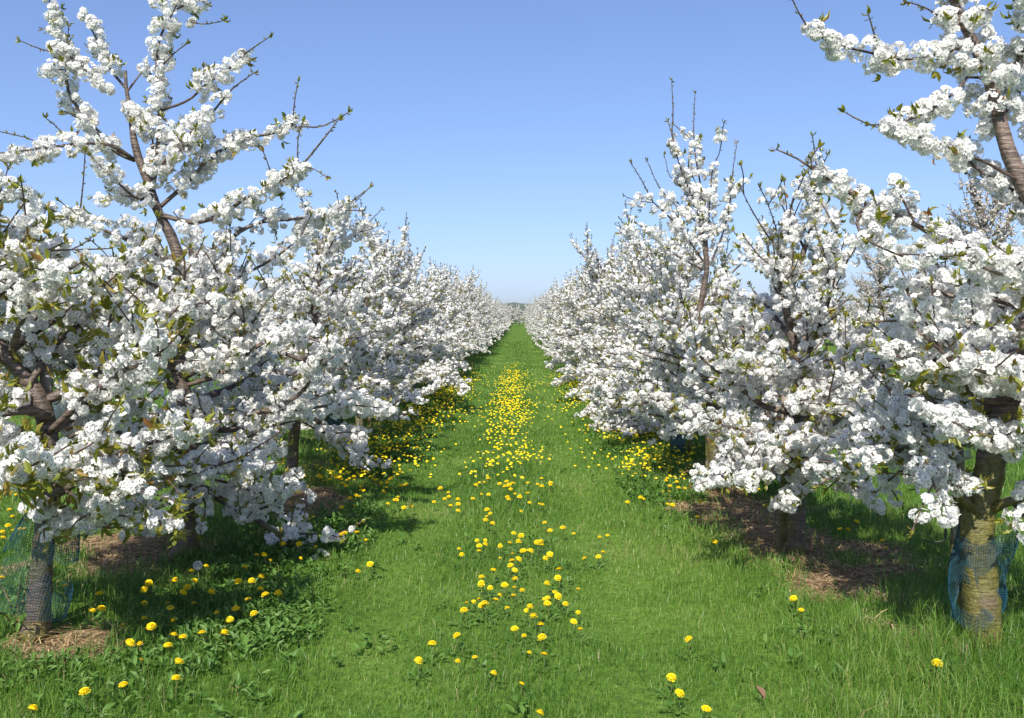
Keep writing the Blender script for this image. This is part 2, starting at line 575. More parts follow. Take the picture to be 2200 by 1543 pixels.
class Tree:
    def __init__(s, seed, base, detail='near', dens=1.0, leafy=1.0, fsize=0.0163, leaf_len=0.05):
        s.rng = np.random.default_rng(seed)
        s.base = np.asarray(base, float)
        s.detail, s.dens, s.leafy, s.fsize, s.leaf_len = detail, dens, leafy, fsize, leaf_len
        s.wood, s.twig = MB(), MB()
        s.cp, s.ca, s.cr = [], [], []          # blossom clusters: centre, outward axis, radius
        s.lp, s.la, s.ls = [], [], []          # leaves: base, axis, length
        s.step = 0.06 if detail == 'near' else 0.11

    # one branch: bark tube, sleeve of blossom clusters, bare tip with young leaves
    def branch(s, pts, r0, r1=0.003, sleeve=(0.12, 0.88), Rs=0.045, dens=1.0, gap=0.30):
        rng = s.rng
        P, L = smooth_path(pts, s.step)
        n = len(P)
        t = np.linspace(0, 1, n)
        rad = r1 + (r0 - r1) * (1 - t) ** 0.9
        rad = rad * (1 + 0.08 * rng.normal(size=n))
        if r0 > 0.013:
            s.wood.tube(P, rad, 9 if r0 > 0.03 else 7)
        else:
            s.twig.tube(P, rad, 5 if s.detail == 'near' else 4, cap=False)
        tan = nrm(np.gradient(P, axis=0))
        a, b = sleeve[0] * 0.8, sleeve[1]
        ns = int((b - a) * L * 46 * s.dens * dens)
        if ns > 0:
            ts = a + (b - a) * rng.random(ns)
            ph = rng.random(3) * 6.28
            fr = L * np.array([5.0, 9.0, 17.0])
            g = 0.5 + 0.25 * np.sin(ts * fr[0] + ph[0]) + 0.2 * np.sin(ts * fr[1] + ph[1]) + 0.15 * np.sin(ts * fr[2] + ph[2])
            if gap < 0.15:
                g = np.clip(g, 0.32, 1)
            keep = g > gap * rng.random(ns) * 1.6
            ts, g = ts[keep], g[keep]
            c = np.stack([np.interp(ts, t, P[:, k]) for k in range(3)], -1)
            d = np.stack([np.interp(ts, t, tan[:, k]) for k in range(3)], -1)
            rr = np.interp(ts, t, rad)
            ax = rng.normal(size=c.shape)
            ax = nrm(ax - d * np.sum(ax * d, -1, keepdims=True) + d * 0.15 * rng.normal(size=(len(c), 1)))
            taper = np.clip((b - ts) / 0.15, 0.35, 1)
            off = rr + Rs * (0.45 + 0.55 * rng.random(len(c))) * (0.65 + 0.5 * g) * taper
            s.cp.append(c + ax * off[:, None])
            s.ca.append(ax)
            s.cr.append((0.017 + 0.024 * rng.random(len(c)) ** 1.5) * (0.75 + 0.3 * taper))
            # leaf tufts among the blossom
            k = rng.random(len(c)) < 0.15 * s.leafy
            for q, x_, dd in zip((c + ax * (off[:, None] + 0.035))[k], ax[k], d[k]):
                for _ in range(rng.integers(3, 7)):
                    s.lp.append(q + rng.normal(size=3) * 0.006)
                    s.la.append(nrm(x_ * 0.9 + dd * 0.4 + rng.normal(size=3) * 0.6 + np.array([0, 0, -0.12])))
                    s.ls.append(s.leaf_len * (0.55 + 0.75 * rng.random()))
        # bare tip
        if b < 0.97:
            nb = int((1 - b) * L / 0.03) + 1
            for tt in b + (1 - b) * (np.arange(nb) + rng.random(nb)) / nb:
                q = np.array([np.interp(tt, t, P[:, k]) for k in range(3)])
                d = nrm(np.array([np.interp(tt, t, tan[:, k]) for k in range(3)]))
                for _ in range(2 if rng.random() < .65 else 1):
                    s.lp.append(q)
                    s.la.append(nrm(d * 0.8 + rng.normal(size=3) * 0.6))
                    s.ls.append(0.014 + 0.018 * rng.random())
            for _ in range(5):
                s.lp.append(P[-1])
                s.la.append(nrm(tan[-1] + rng.normal(size=3) * 0.45))
                s.ls.append(0.025 + 0.022 * rng.random())
        return P, L, tan

    def limb(s, p, az, el, L, r, up=0.3, lvl=1, tip=0.12, squeeze=None, dens=1.0):
        rng = s.rng
        st = 0.09
        n = max(3, int(L / st))
        pts = [np.asarray(p, float)]
        for k in range(n):
            sq = 1.0 if squeeze is None else squeeze
            d = np.array([math.cos(az) * math.cos(el) * sq, math.sin(az) * math.cos(el), math.sin(el)])
            pts.append(pts[-1] + d * st)
            el = min(1.45, el + up * st + rng.normal() * 0.10)
            az += rng.normal() * 0.10
        P, L, tan = s.branch(pts, r, 0.0035, ((0.16 if lvl == 1 else 0.06), 1 - tip / max(L, tip * 2.2)), dens=dens, Rs=0.05 if lvl == 1 else 0.042)
        if lvl >= 3:
            return
        s.laterals(P, L, tan, r, lvl, up, tip, squeeze, dens)

    def laterals(s, P, L, tan, r, lvl, up=0.3, tip=0.1, squeeze=None, dens=1.0, every=0.165, t0=0.16):
        rng = s.rng
        nl = int(L / every)
        side = 1 if rng.random() < .5 else -1
        for k in range(nl):
            t = t0 + (0.92 - t0) * (k + rng.random()) / max(nl, 1)
            idx = min(len(P) - 1, int(t * (len(P) - 1)))
            d = tan[idx]
            a0 = math.atan2(d[1], d[0])
            e0 = math.asin(np.clip(d[2], -1, 1))
            side = -side
            L2 = ((1 - t) * L * 0.60 + 0.20) * (0.7 + 0.6 * rng.random())
            if lvl == 2:
                L2 = 0.12 + 0.18 * rng.random()
            s.limb(P[idx], a0 + side * R(rng.uniform(30, 75)), e0 * 0.6 + R(rng.uniform(-18, 38)), L2, max(0.0045, r * 0.42 * (1 - 0.5 * t)), up * 0.8, lvl + 1,
                   tip * (0.6 if lvl == 2 else 1) * rng.uniform(0.3, 1.2), squeeze, dens)

    def trunk(s, pts, r0, r1, flare=1.35, knots=()):
        P, L = smooth_path(pts, 0.05 if s.detail == 'near' else 0.12)
        n = len(P)
        t = np.linspace(0, 1, n)
        rng = s.rng
        rad = r1 + (r0 - r1) * (1 - t) ** 0.85
        rad *= 1 + (flare - 1) * np.exp(-t * L / 0.09)
        rad *= 1 + 0.05 * np.sin(t * L * 7 + rng.random() * 6) + 0.03 * rng.normal(size=n)
        sides = 16 if s.detail == 'near' else 8
        sq = 1 + 0.06 * rng.normal(size=(1, sides)) + 0.03 * rng.normal(size=(n, sides))
        s.wood.tube(P, rad, sides, squash=sq)
        s.tP, s.tL, s.tr = P, L, rad
        return P

    def trunk_at(s, h):
        z = s.tP[:, 2] - s.base[2]
        k = int(np.argmin(np.abs(z - h)))
        return s.tP[k], s.tr[k]

    def crown(s, n, h0, h1, Lmax, squeeze=0.85, az0=0.0, skip=None, tip=0.14, dens=1.0, top=0.4, low_el=-4):
        rng = s.rng
        for k in range(n):
            f = (k + rng.random() * 0.8) / n
            h = h0 + (h1 - h0) * f
            az = az0 + k * 2.399 + rng.normal() * 0.25
            if skip is not None and skip(az % (2 * PI), f):
                continue
            p, r = s.trunk_at(h)
            L = Lmax * (1 - (1 - top) * f ** 1.2) * rng.uniform(0.8, 1.12)
            s.limb(p, az, R(low_el - 6 + 56 * f + rng.normal() * 10), L, min(r * 0.6, 0.011 + 0.017 * L), 0.12 + 0.5 * f, 1, tip * (.6 + 1.6 * f) * rng.uniform(0.5, 1.6), squeeze, dens)

    def shoots(s, n, hmin, Lr, spread, tip=0.3):   # upright young wood at the top
        rng = s.rng
        for k in range(n):
            p, r = s.trunk_at(rng.uniform(hmin, hmin + 0.9))
            az = rng.random() * 2 * PI
            s.limb(p, az, R(rng.uniform(45, 80)), rng.uniform(*Lr), 0.010, 0.5, 2, tip * rng.uniform(0.5, 1.3), spread)

    def build(s, name='cherry_tree', petal='petal', leafmat='cherry_leaf', barkmat='dark_bark'):
        rng = s.rng
        root = empty(name, s.base)
        for mb in (s.wood, s.twig):
            mb.v = [v - s.base for v in mb.v]
        s.wood.build('trunk', [M[barkmat]], root, smooth=True)
        cr = s.twig.build('crown', [M['twig']], root, smooth=True)
        cp = np.concatenate(s.cp) - s.base
        ca = np.concatenate(s.ca)
        rc = np.concatenate(s.cr)
        m_ = 14 if s.detail == 'near' else 10
        cnt = len(cp)
        d = rng.normal(size=(cnt, m_, 3))
        d = nrm(nrm(d) + 0.75 * ca[:, None, :])
        pos = cp[:, None, :] + d * (rc[:, None, None] * (0.75 + 0.4 * rng.random((cnt, m_, 1))))
        nor = nrm(d + 0.22 * rng.normal(size=d.shape))
        pos, nor = pos.reshape(-1, 3), nor.reshape(-1, 3)
        n = len(pos)
        size = s.fsize * (0.8 + 0.35 * rng.random(n)) * (1.0 if s.detail == 'near' else 1.06)
        V, lo, st, fm, k = place_tpl(FT[s.detail], pos, nor, size, rng, zs=0.25 + 0.75 * rng.random(n))
        tint = np.repeat(rng.random(n), k)
        mesh_obj('blossom', V, lo, st, [M[petal], M['flower_eye']], fm, cr, tint)
        if s.lp:
            lp = np.array(s.lp) - s.base
            la = nrm(np.array(s.la))
            ls = np.array(s.ls)
            up = nrm(np.cross(np.cross(la, np.array([0, 0, 1.0])), -la) + 0.5 * rng.normal(size=la.shape))
            V, lo, st, fm, k = place_tpl(LEAF, lp, up, ls, rng, axis=la, zs=0.4 + 2.2 * rng.random(len(lp)))
            tint = np.repeat(np.clip(rng.normal(0.45, 0.25, len(lp)), 0, 1), k)
            mesh_obj('leaves', V, lo, st, [M[leafmat]], fm, cr, tint)
        print(name, 'clusters', cnt, 'flowers', n, 'leaves', len(s.lp))
        return root


def tr(pix, d0, d1=None):                      # traced branch: pixels at depths d0..d1 down the lane
    d1 = d0 if d1 is None else d1
    n = len(pix)
    return [at(px, py, d0 + (d1 - d0) * k / max(n - 1, 1)) for k, (px, py) in enumerate(pix)]


def traced(T, pix, d0, d1, r0, sleeve, Rs=0.05, lat=0.3, dens=None, r1=0.003, tip=0.1, gap=.06):
    zm = np.mean([q[2] for q in tr(pix, d0, d1)])
    if dens is None:
        dens = 1.75 if zm > 2.25 else 1.2
    P, L, tan = T.branch(tr(pix, d0, d1), r0, r1, sleeve, Rs, dens, gap)
    if lat:
        T.laterals(P, L, tan, min(r0, .012), 2, 0.3, tip, None, 1.0, lat, sleeve[0] * 0.8)
    return P


def face(a, f):                                # keep the trunk in view from the lane's near end
    return abs(a - 4.71) < .55 and .15 < f < .8


# --- nearest tree of the left row: its trunk leans out of the picture
b = on_ground(78, 1372)
T = Tree(11, b, leafy=2.3, leaf_len=0.062)
T.trunk(tr([(78, 1376), (92, 1200), (108, 1050), (104, 930), (78, 845), (20, 770), (-60, 690), (-150, 560), (-190, 400), (-230, 200)], b[1], b[1] + .1), 0.055, 0.02)
traced(T, [(112, 1065), (160, 1040), (215, 1000), (300, 960), (390, 930), (470, 900)], b[1], b[1] - .45, 0.024, (0.35, .95), 0.05, .22)
traced(T, [(100, 900), (60, 880), (0, 890), (-80, 860)], b[1], b[1] - .3, 0.03, (0.5, .95), 0.05, .25)
traced(T, [(104, 930), (180, 860), (260, 800), (330, 770), (400, 700)], b[1], b[1] - .5, 0.02, (0.25, .9), 0.05, .2)
traced(T, [(60, 830), (120, 740), (190, 680), (250, 600)], b[1], b[1] + .5, 0.02, (0.2, .9), 0.05, .2)
traced(T, [(20, 770), (60, 660), (120, 600), (180, 560)], b[1] + .05, b[1] - .5, 0.018, (0.2, .9), 0.05, .2)
traced(T, [(-60, 690), (0, 600), (60, 560), (140, 520)], b[1] + .05, b[1] - .2, 0.016, (0.25, .9), 0.05, .2)
traced(T, [(-60, 690), (-10, 520), (60, 480), (150, 470)], b[1] + .1, b[1] + .5, 0.014, (0.25, .9), 0.05, .22)
traced(T, [(95, 1075), (130, 1120), (180, 1110), (260, 1060)], b[1] - .02, b[1] - .5, 0.012, (0.3, .97), 0.04, .25)
traced(T, [(98, 1010), (60, 1040), (90, 1100), (95, 1165)], b[1] - .02, b[1] - .45, 0.010, (0.45, .99), 0.035, .3)
traced(T, [(110, 1040), (150, 1060), (200, 1090), (330, 1110), (400, 1130)], b[1], b[1] - .35, 0.013, (0.35, .97), 0.04, .22)
traced(T, [(108, 990), (190, 985), (260, 1010), (290, 1080)], b[1], b[1] - .6, 0.013, (0.3, .97), 0.05, .22)
traced(T, [(108, 1040), (60, 960), (0, 930), (-60, 950)], b[1], b[1] - .3, 0.012, (0.3, .97), 0.045, .25)
traced(T, [(104, 960), (170, 930), (250, 900), (330, 860)], b[1], b[1] + .55, 0.014, (0.3, .95), 0.045, .2)
T.crown(15, 0.85, 2.0, 1.15, 0.9, az0=2.9, tip=.08, low_el=3, skip=face, dens=.9)
l1 = T.build()
tag(l1, 'cherry tree with bronze young leaves, its mossy trunk leaning out past a loose blue net', 'cherry tree', 'cherry trees of the left row')

# --- second tree of the left row, the tall one against the sky
b = on_ground(400, 1195)
D = b[1]
T = Tree(12, b, leafy=1.0, leaf_len=0.045)
T.trunk(tr([(400, 1200), (405, 1080), (408, 985), (398, 870), (380, 760), (388, 650), (380, 540), (338, 450), (322, 400), (300, 345), (288, 300), (281, 240), (272, 195), (270, 152)], D, D - .05), 0.074, 0.009, 1.35)
S = lambda *a, **k: traced(T, *a, **k)
S([(275, 195), (238, 150), (218, 105), (195, 60), (178, 18)], D, D - .1, .011, (.25, 1), .04, .85)
S([(352, 20), (140, 35)][:1] + [(340, 5), (330, -20)], D, D, .006, (.2, .9), .03, 0)
S([(275, 195), (295, 168), (313, 146)], D, D + .1, .009, (.9, .92), .03, 0)
S([(330, 400), (338, 330), (343, 238), (336, 150), (345, 80), (370, 30), (395, -15), (430, -40)], D - .05, D - .25, .015, (.05, .97), .055, .85)
S([(380, 20), (420, 0), (445, 10)], D - .2, D - .3, .006, (.1, .9), .035, 0)
S([(400, 45), (440, 52), (482, 44)], D - .22, D - .35, .004, (.02, .2), .02, 0)
S([(345, 238), (405, 215), (445, 180), (490, 150), (520, 120), (578, 80)], D - .1, D - .35, .010, (.38, .78), .05, .85)
S([(378, 310), (410, 285), (445, 255), (470, 225), (500, 190), (545, 157)], D - .1, D - .4, .010, (.02, .72), .055, .85)
S([(290, 345), (240, 320), (195, 262), (150, 205), (140, 130), (122, 70), (108, 10), (100, -40)], D, D - .2, .016, (.12, .97), .04, .85)
S([(138, 110), (170, 140), (205, 165), (242, 192)], D - .15, D - .2, .008, (.05, .99), .035, .85)
S([(140, 112), (95, 108), (45, 88)], D - .15, D - .25, .005, (.1, .45), .03, 0)
S([(145, 150), (118, 150), (95, 152)], D - .15, D - .3, .004, (.1, .99), .025, 0)
S([(142, 100), (146, 80), (147, 58)], D - .15, D - .2, .004, (0.05, .2), .02, 0)
S([(290, 345), (245, 315), (190, 308), (100, 318), (20, 327), (-70, 335)], D, D - .55, .014, (.25, .97), .048, .85)
S([(100, 316), (60, 297), (0, 283)], D - .3, D - .45, .004, (.02, .1), .02, 0)
S([(145, 300), (125, 275), (100, 255)], D - .2, D - .3, .005, (.02, .25), .02, 0)
S([(305, 350), (330, 305), (275, 235), (270, 215)], D, D - .1, .008, (.15, .99), .04, .85)
S([(325, 400), (300, 430), (240, 380), (195, 335)], D - .02, D - .5, .012, (.1, .95), .045, .35)
S([(318, 395), (360, 340), (415, 305), (420, 275)], D - .02, D - .4, .010, (.05, .9), .045, .35)
S([(338, 450), (410, 385), (450, 340), (520, 300), (585, 287), (640, 272), (690, 272), (748, 242)], D, D - .3, .015, (.12, .80), .042, .85)
S([(628, 275), (632, 225), (640, 176)], D - .25, D - .3, .005, (.02, .35), .028, 0)
S([(345, 462), (420, 478), (480, 458), (530, 425), (600, 395), (648, 355), (690, 305), (728, 256)], D - .05, D - .45, .018, (.15, .72), .05, .85)
S([(640, 360), (640, 300), (650, 262)], D - .35, D - .4, .005, (.02, .12), .02, 0)
S([(600, 390), (660, 360), (700, 380)], D - .35, D - .45, .005, (.1, .6), .03, 0)
S([(590, 400), (575, 350), (565, 325)], D - .35, D - .4, .005, (.1, .4), .03, 0)
S([(405, 560), (455, 640), (470, 570), (500, 510), (560, 478), (640, 470), (720, 455), (795, 403)], D - .02, D + .45, .020, (.35, .85), .045, .35)
S([(388, 640), (480, 610), (580, 560), (640, 515), (690, 470), (740, 440)], D - .02, D + .5, .016, (.55, .92), .045, .3)
S([(385, 560), (250, 505), (100, 448), (40, 425), (-60, 400)], D, D - .4, .016, (.15, .97), .042, .35)
S([(170, 470), (178, 400), (183, 325)], D - .2, D - .3, .006, (.02, .12), .02, .0)
S([(395, 930), (470, 905), (560, 885), (640, 850), (690, 775), (720, 700)], D - .05, D - .5, .026, (.60, .95), .05, .25)
S([(560, 885), (640, 880), (740, 870), (850, 880)], D - .4, D + .2, .014, (.15, .99), .05, .25)
S([(408, 985), (360, 955), (300, 930), (270, 1000), (310, 1070)], D - .05, D - .75, .020, (.3, .99), .055, .25)
S([(405, 1010), (460, 985), (520, 990), (540, 1015)], D - .05, D - .85, .016, (.4, 1.0), .065, .25)
S([(405, 1020), (500, 1040), (560, 1060), (640, 1040)], D - .05, D - .2, .013, (.3, .98), .04, .25)
S([(400, 1040), (340, 1080), (300, 1130), (170, 1130)], D - .05, D - .6, .010, (.35, .97), .035, .3)
S([(404, 1030), (440, 1080), (430, 1150)], D - .06, D - .5, .008, (.4, .98), .03, .3)
S([(392, 830), (480, 800), (560, 740), (640, 720), (740, 760)], D, D - .5, .02, (.25, .97), .05, .22)
S([(380, 740), (470, 700), (540, 640), (600, 600)], D, D - .5, .018, (.25, .95), .05, .22)
S([(385, 640), (300, 600), (220, 580), (140, 560)], D, D - .6, .016, (.2, .95), .05, .22)
S([(392, 800), (300, 760), (220, 720), (150, 740)], D, D - .7, .018, (.25, .97), .05, .22)
S([(388, 640), (350, 565), (300, 510), (258, 460)], D - .03, D - .5, .014, (.15, .97), .055, .3)
S([(384, 600), (425, 560), (405, 500), (372, 455)], D - .03, D - .35, .010, (.12, .97), .05, .4)
S([(380, 700), (440, 660), (470, 600), (440, 540)], D - .03, D - .4, .012, (.12, .97), .05, .35)
T.crown(17, 0.50, 1.6, 1.3, 0.9, az0=.5, tip=.07, low_el=-8, top=.55, skip=lambda a, f: abs(a - 4.71) < .5 and .2 < f < .5, dens=.85)
l2 = T.build()
tag(l2, 'tallest cherry tree at the left, open blossom arms spread against the sky', 'cherry tree', 'cherry trees of the left row')

# --- nearest tree of the right row: thick mossy trunk, leader bulging out of the picture
b = on_ground(2110, 1390)
D = b[1]
T = Tree(13, b, leafy=0.75, leaf_len=0.05, fsize=0.0174)
T.trunk(tr([(2112, 1396), (2106, 1250), (2100, 1130), (2118, 1060), (2135, 960), (2172, 860), (2235, 740), (2262, 600), (2245, 480), (2198, 395), (2168, 330), (2150, 265), (2128, 180), (2095, 100), (2062, 35), (2030, -40)], D, D + .1), 0.084, 0.014, 1.18)
T.branch(tr([(2168, 330), (2150, 265), (2128, 180), (2095, 100), (2062, 35), (2025, -50)], D + .08, D + .1), .026, .016, (.18, 1), .085, 2.7, .1)
traced(T, [(2150, 250), (2190, 200), (2200, 100), (2225, 20)], D + .08, D + .3, .012, (.1, 1), .055, .4)
traced(T, [(2128, 180), (2180, 140), (2220, 60), (2200, -30)], D + .08, D - .2, .012, (.15, 1), .055, .4)
traced(T, [(2100, 92), (2060, 105), (2005, 118), (1935, 128), (1865, 112), (1805, 98), (1750, 72), (1722, 38), (1703, 0)], D + .08, D - .1, .009, (.16, .86), .042, 1.5, 1.9)
traced(T, [(1890, 118), (1880, 80), (1866, 32)], D, D - .05, .004, (.02, .15), .02, 0)
traced(T, [(2060, 35), (2020, 35), (1985, 15), (1948, 4)], D + .1, D + .02, .005, (.02, .4), .03, 0)
traced(T, [(2128, 180), (2085, 162), (2050, 200), (1995, 238), (1940, 262), (1895, 275), (1850, 260), (1815, 241)], D + .08, D + .1, .008, (.34, .80), .040, 1.5, 1.9)
traced(T, [(2200, 395), (2120, 350), (2050, 322), (2000, 300), (1950, 290), (1905, 270), (1870, 268)], D + .05, D - .15, .009, (.50, .92), .040, 1.5, 1.9)
traced(T, [(2245, 500), (2190, 420), (2110, 370), (2060, 330), (2040, 320)], D + .05, D + .35, .013, (.2, .95), .055, .4)
traced(T, [(2250, 660), (2170, 570), (2080, 530), (2000, 500), (1930, 465), (1850, 432), (1815, 405), (1760, 375), (1720, 345), (1668, 321)], D + .05, D - .35, .020, (.08, .87), .05, 1.0, 1.9)
traced(T, [(1965, 480), (1945, 440), (1925, 400), (1920, 380)], D - .15, D - .2, .006, (.45, 1), .045, 0, 1.6)
traced(T, [(1745, 365), (1740, 345), (1757, 318)], D - .3, D - .32, .004, (.02, .15), .02, 0)
traced(T, [(1860, 440), (1840, 480), (1870, 520), (1960, 560)], D - .2, D - .4, .008, (.1, .97), .05, .3)
traced(T, [(2262, 650), (2220, 600), (2150, 590), (2080, 560)], D + .02, D - .6, .018, (.2, .98), .06, .25, 1.3)
traced(T, [(2172, 860), (2110, 860), (2062, 812), (2010, 775), (1945, 770), (1880, 745)], D, D - .3, .022, (.40, .96), .06, .22, 1.3)
traced(T, [(2230, 745), (2150, 760), (2060, 740), (1990, 700), (1935, 690), (1850, 692)], D, D - .2, .018, (.2, .7), .05, .22, 1.2)
traced(T, [(2250, 700), (2170, 705), (2140, 718)], D - .05, D - .35, .03, (.98, .99), .02, 0)
traced(T, [(2235, 740), (2160, 650), (2060, 640), (1990, 620), (1930, 640)], D, D + .4, .018, (.25, .97), .055, .22, 1.2)
traced(T, [(2240, 760), (2200, 800), (2120, 800), (2060, 780)], D, D - .6, .018, (.3, .98), .06, .22, 1.2)
traced(T, [(2150, 920), (2200, 950), (2130, 940), (2040, 905), (1980, 880)], D, D - .6, .014, (.25, 1), .055, .3, 1.4)
traced(T, [(2102, 1110), (2062, 1055), (2040, 1020), (2000, 950), (1930, 900), (1880, 860)], D - .03, D + .2, .022, (.25, .96), .045, .2)
traced(T, [(2085, 1095), (2040, 1040), (1990, 990), (2010, 1050), (2040, 1100), (2035, 1120)], D - .05, D - .4, .016, (.30, .99), .04, .35, 1.3)
traced(T, [(2070, 1060), (2000, 1010), (1940, 1010), (1880, 1060)], D, D + .6, .013, (.2, .97), .04, .25)
traced(T, [(2120, 1100), (2160, 1080), (2200, 1068), (2280, 1020)], D, D - .25, .03, (.5, .97), .05, .3)
traced(T, [(2180, 1085), (2200, 1110), (2215, 1150)], D - .1, D - .3, .010, (.3, .97), .04, .3)
traced(T, [(2150, 900), (2050, 960), (1960, 960), (1870, 990), (1800, 1010)], D, D + .7, .016, (.2, .97), .045, .22)
traced(T, [(2112, 1085), (2000, 1000), (1900, 965), (1800, 940)], D, D + .9, .018, (.2, .97), .05, .2)
traced(T, [(2172, 860), (2060, 885), (1960, 850), (1860, 865)], D, D + .5, .018, (.25, .97), .05, .2)
T.crown(12, 1.0, 2.1, 1.2, 0.85, az0=0.3, tip=.08, skip=lambda a, f: 2.4 < a < 5.6 and f > .45, dens=.85)
r1 = T.build(barkmat='bark')
tag(r1, 'cherry tree with the thickest mossy forked trunk, rising through blue netting', 'cherry tree', 'cherry trees of the right row')

# --- second tree of the right row
b = on_ground(1712, 1185)
D = b[1]
T = Tree(14, b, leafy=0.85)
T.trunk(tr([(1712, 1190), (1712, 1090), (1706, 1000), (1708, 900), (1722, 840), (1712, 770), (1694, 690), (1690, 640), (1720, 560), (1740, 500), (1765, 430)], D, D + .1), 0.060, 0.008, 1.3)
traced(T, [(1690, 660), (1660, 600), (1690, 520), (1700, 440), (1712, 410), (1728, 372)], D, D - .1, .010, (.2, .72), .04, .3)
traced(T, [(1720, 570), (1660, 520), (1620, 460), (1590, 402)], D + .05, D - .1, .008, (.1, .5), .035, .4)
traced(T, [(1700, 610), (1670, 500), (1650, 440), (1632, 402)], D + .05, D - .3, .007, (.1, .5), .03, .4)
traced(T, [(1740, 500), (1750, 450), (1760, 430), (1800, 500)], D, D - .2, .008, (.1, .95), .04, .4)
traced(T, [(1694, 690), (1740, 672), (1785, 690), (1800, 720), (1860, 740)], D, D - .4, .018, (.45, .96), .045, .25)
traced(T, [(1722, 850), (1760, 820), (1830, 800), (1900, 770), (1950, 760)], D, D + .3, .02, (.25, .96), .045, .22)
traced(T, [(1712, 820), (1640, 790), (1600, 770), (1540, 790)], D, D - .3, .018, (.3, .97), .045, .22)
traced(T, [(1706, 990), (1650, 950), (1600, 910), (1540, 900), (1480, 930)], D, D - .1, .016, (.25, .98), .045, .22)
traced(T, [(1710, 1000), (1760, 1010), (1700, 1060), (1660, 1095)], D, D - .6, .010, (.45, 1.0), .04, .3)
traced(T, [(1712, 1010), (1780, 1025), (1850, 1050), (1900, 1100)], D, D - .5, .012, (.35, 1.0), .04, .25)
traced(T, [(1708, 900), (1690, 930), (1660, 960), (1700, 1010)], D - .03, D - .7, .013, (.2, .97), .05, .2)
traced(T, [(1700, 760), (1740, 800), (1730, 850), (1690, 880)], D - .03, D - .7, .013, (.2, .97), .05, .2)
traced(T, [(1706, 970), (1800, 935), (1900, 905), (1980, 860)], D, D + .2, .018, (.2, .97), .05, .2)
traced(T, [(1712, 890), (1830, 870), (1940, 830), (2010, 840)], D, D - .5, .018, (.2, .97), .05, .2)
T.crown(18, 0.62, 1.5, 1.3, 0.8, az0=1.1, tip=.07, low_el=-1, top=.55, skip=lambda a, f: abs(a - 4.71) < .45 and .3 < f < .5, dens=.9)
T.shoots(3, 1.3, (.4, .6), .7, .25)
r2 = T.build()
tag(r2, 'cherry tree with a slim dark trunk above straw and bare soil', 'cherry tree', 'cherry trees of the right row')

# --- third tree of the right row, spire of upright shoots
b = on_ground(1540, 1050)
D = b[1]
T = Tree(15, b, leafy=0.85)
T.trunk(tr([(1540, 1055), (1530, 930), (1528, 850), (1508, 760), (1500, 690), (1512, 620), (1518, 560), (1500, 470)], D, D), 0.06, 0.014, 1.2)
S = lambda *a, **k: traced(T, *a, **k)
S([(1515, 560), (1500, 460), (1465, 370), (1445, 295), (1446, 240), (1443, 173)], D, D - .15, .012, (.1, .68), .05, .5, 1.3)
S([(1520, 540), (1510, 430), (1495, 340), (1490, 280), (1493, 200)], D, D + .1, .012, (.1, .74), .05, .5, 1.3)
S([(1515, 540), (1525, 440), (1530, 370), (1545, 330), (1553, 288)], D, D - .2, .010, (.1, .76), .045, .5, 1.3)
S([(1530, 560), (1560, 480), (1570, 420), (1574, 370), (1583, 308)], D, D - .1, .010, (.1, .70), .042, .5, 1.2)
S([(1510, 560), (1460, 490), (1420, 450), (1400, 430), (1380, 390), (1355, 350)], D, D - .3, .010, (.15, .72), .045, .5, 1.2)
S([(1500, 480), (1450, 440), (1415, 400), (1390, 345)], D, D, .008, (.1, .6), .04, .5, 1.2)
S([(1510, 580), (1440, 540), (1420, 510), (1367, 480)], D, D - .4, .009, (.3, .9), .035, .4)
S([(1510, 470), (1470, 400), (1440, 380), (1427, 332)], D, D + .2, .007, (.1, .6), .035, .5)
S([(1500, 690), (1560, 600), (1620, 540), (1660, 480)], D, D + .2, .014, (.2, .85), .045, .3)
T.crown(20, 0.55, 1.7, 1.3, 0.8, az0=0.2, tip=.08, low_el=-8, top=.5, skip=face, dens=.85)
r3 = T.build()
tag(r3, 'cherry tree topped by a spire of upright blossom wands with bare tips', 'cherry tree', 'cherry trees of the right row')

# --- third tree of the left row
b = on_ground(628, 1035)
D = b[1]
T = Tree(16, b, leafy=0.85)
T.trunk(tr([(628, 1040), (630, 960), (640, 860), (660, 760), (682, 650), (690, 570), (690, 520)], D, D), 0.062, 0.016, 1.2)
S = lambda *a, **k: traced(T, *a, **k)
S([(686, 600), (655, 590), (630, 570)], D, D - .2, .018, (.6, .97), .045, .3)
S([(690, 560), (720, 510), (740, 460), (795, 402)], D, D - .3, .011, (.15, .75), .045, .4)
S([(690, 540), (760, 510), (790, 480), (820, 450)], D, D, .010, (.15, .75), .04, .4)
S([(690, 560), (660, 500), (660, 450), (640, 420)], D, D, .011, (.15, .8), .045, .4)
S([(690, 530), (700, 480), (720, 460), (745, 425)], D, D + .3, .010, (.15, .8), .045, .4)
S([(640, 880), (720, 850), (800, 880), (845, 885)], D, D - .6, .015, (.3, 1), .045, .25)
S([(636, 900), (700, 930), (760, 930), (785, 965)], D, D - .6, .013, (.4, 1), .04, .25)
T.crown(20, 0.55, 1.65, 1.3, 0.85, az0=2.0, tip=.09, low_el=-8, top=.5, skip=face, dens=.85)
T.shoots(3, 1.6, (.4, .7), .8, .3)
l3 = T.build()
tag(l3, 'cherry tree just behind the tallest one on the left, hanging over the dandelion verge', 'cherry tree', 'cherry trees of the left row')


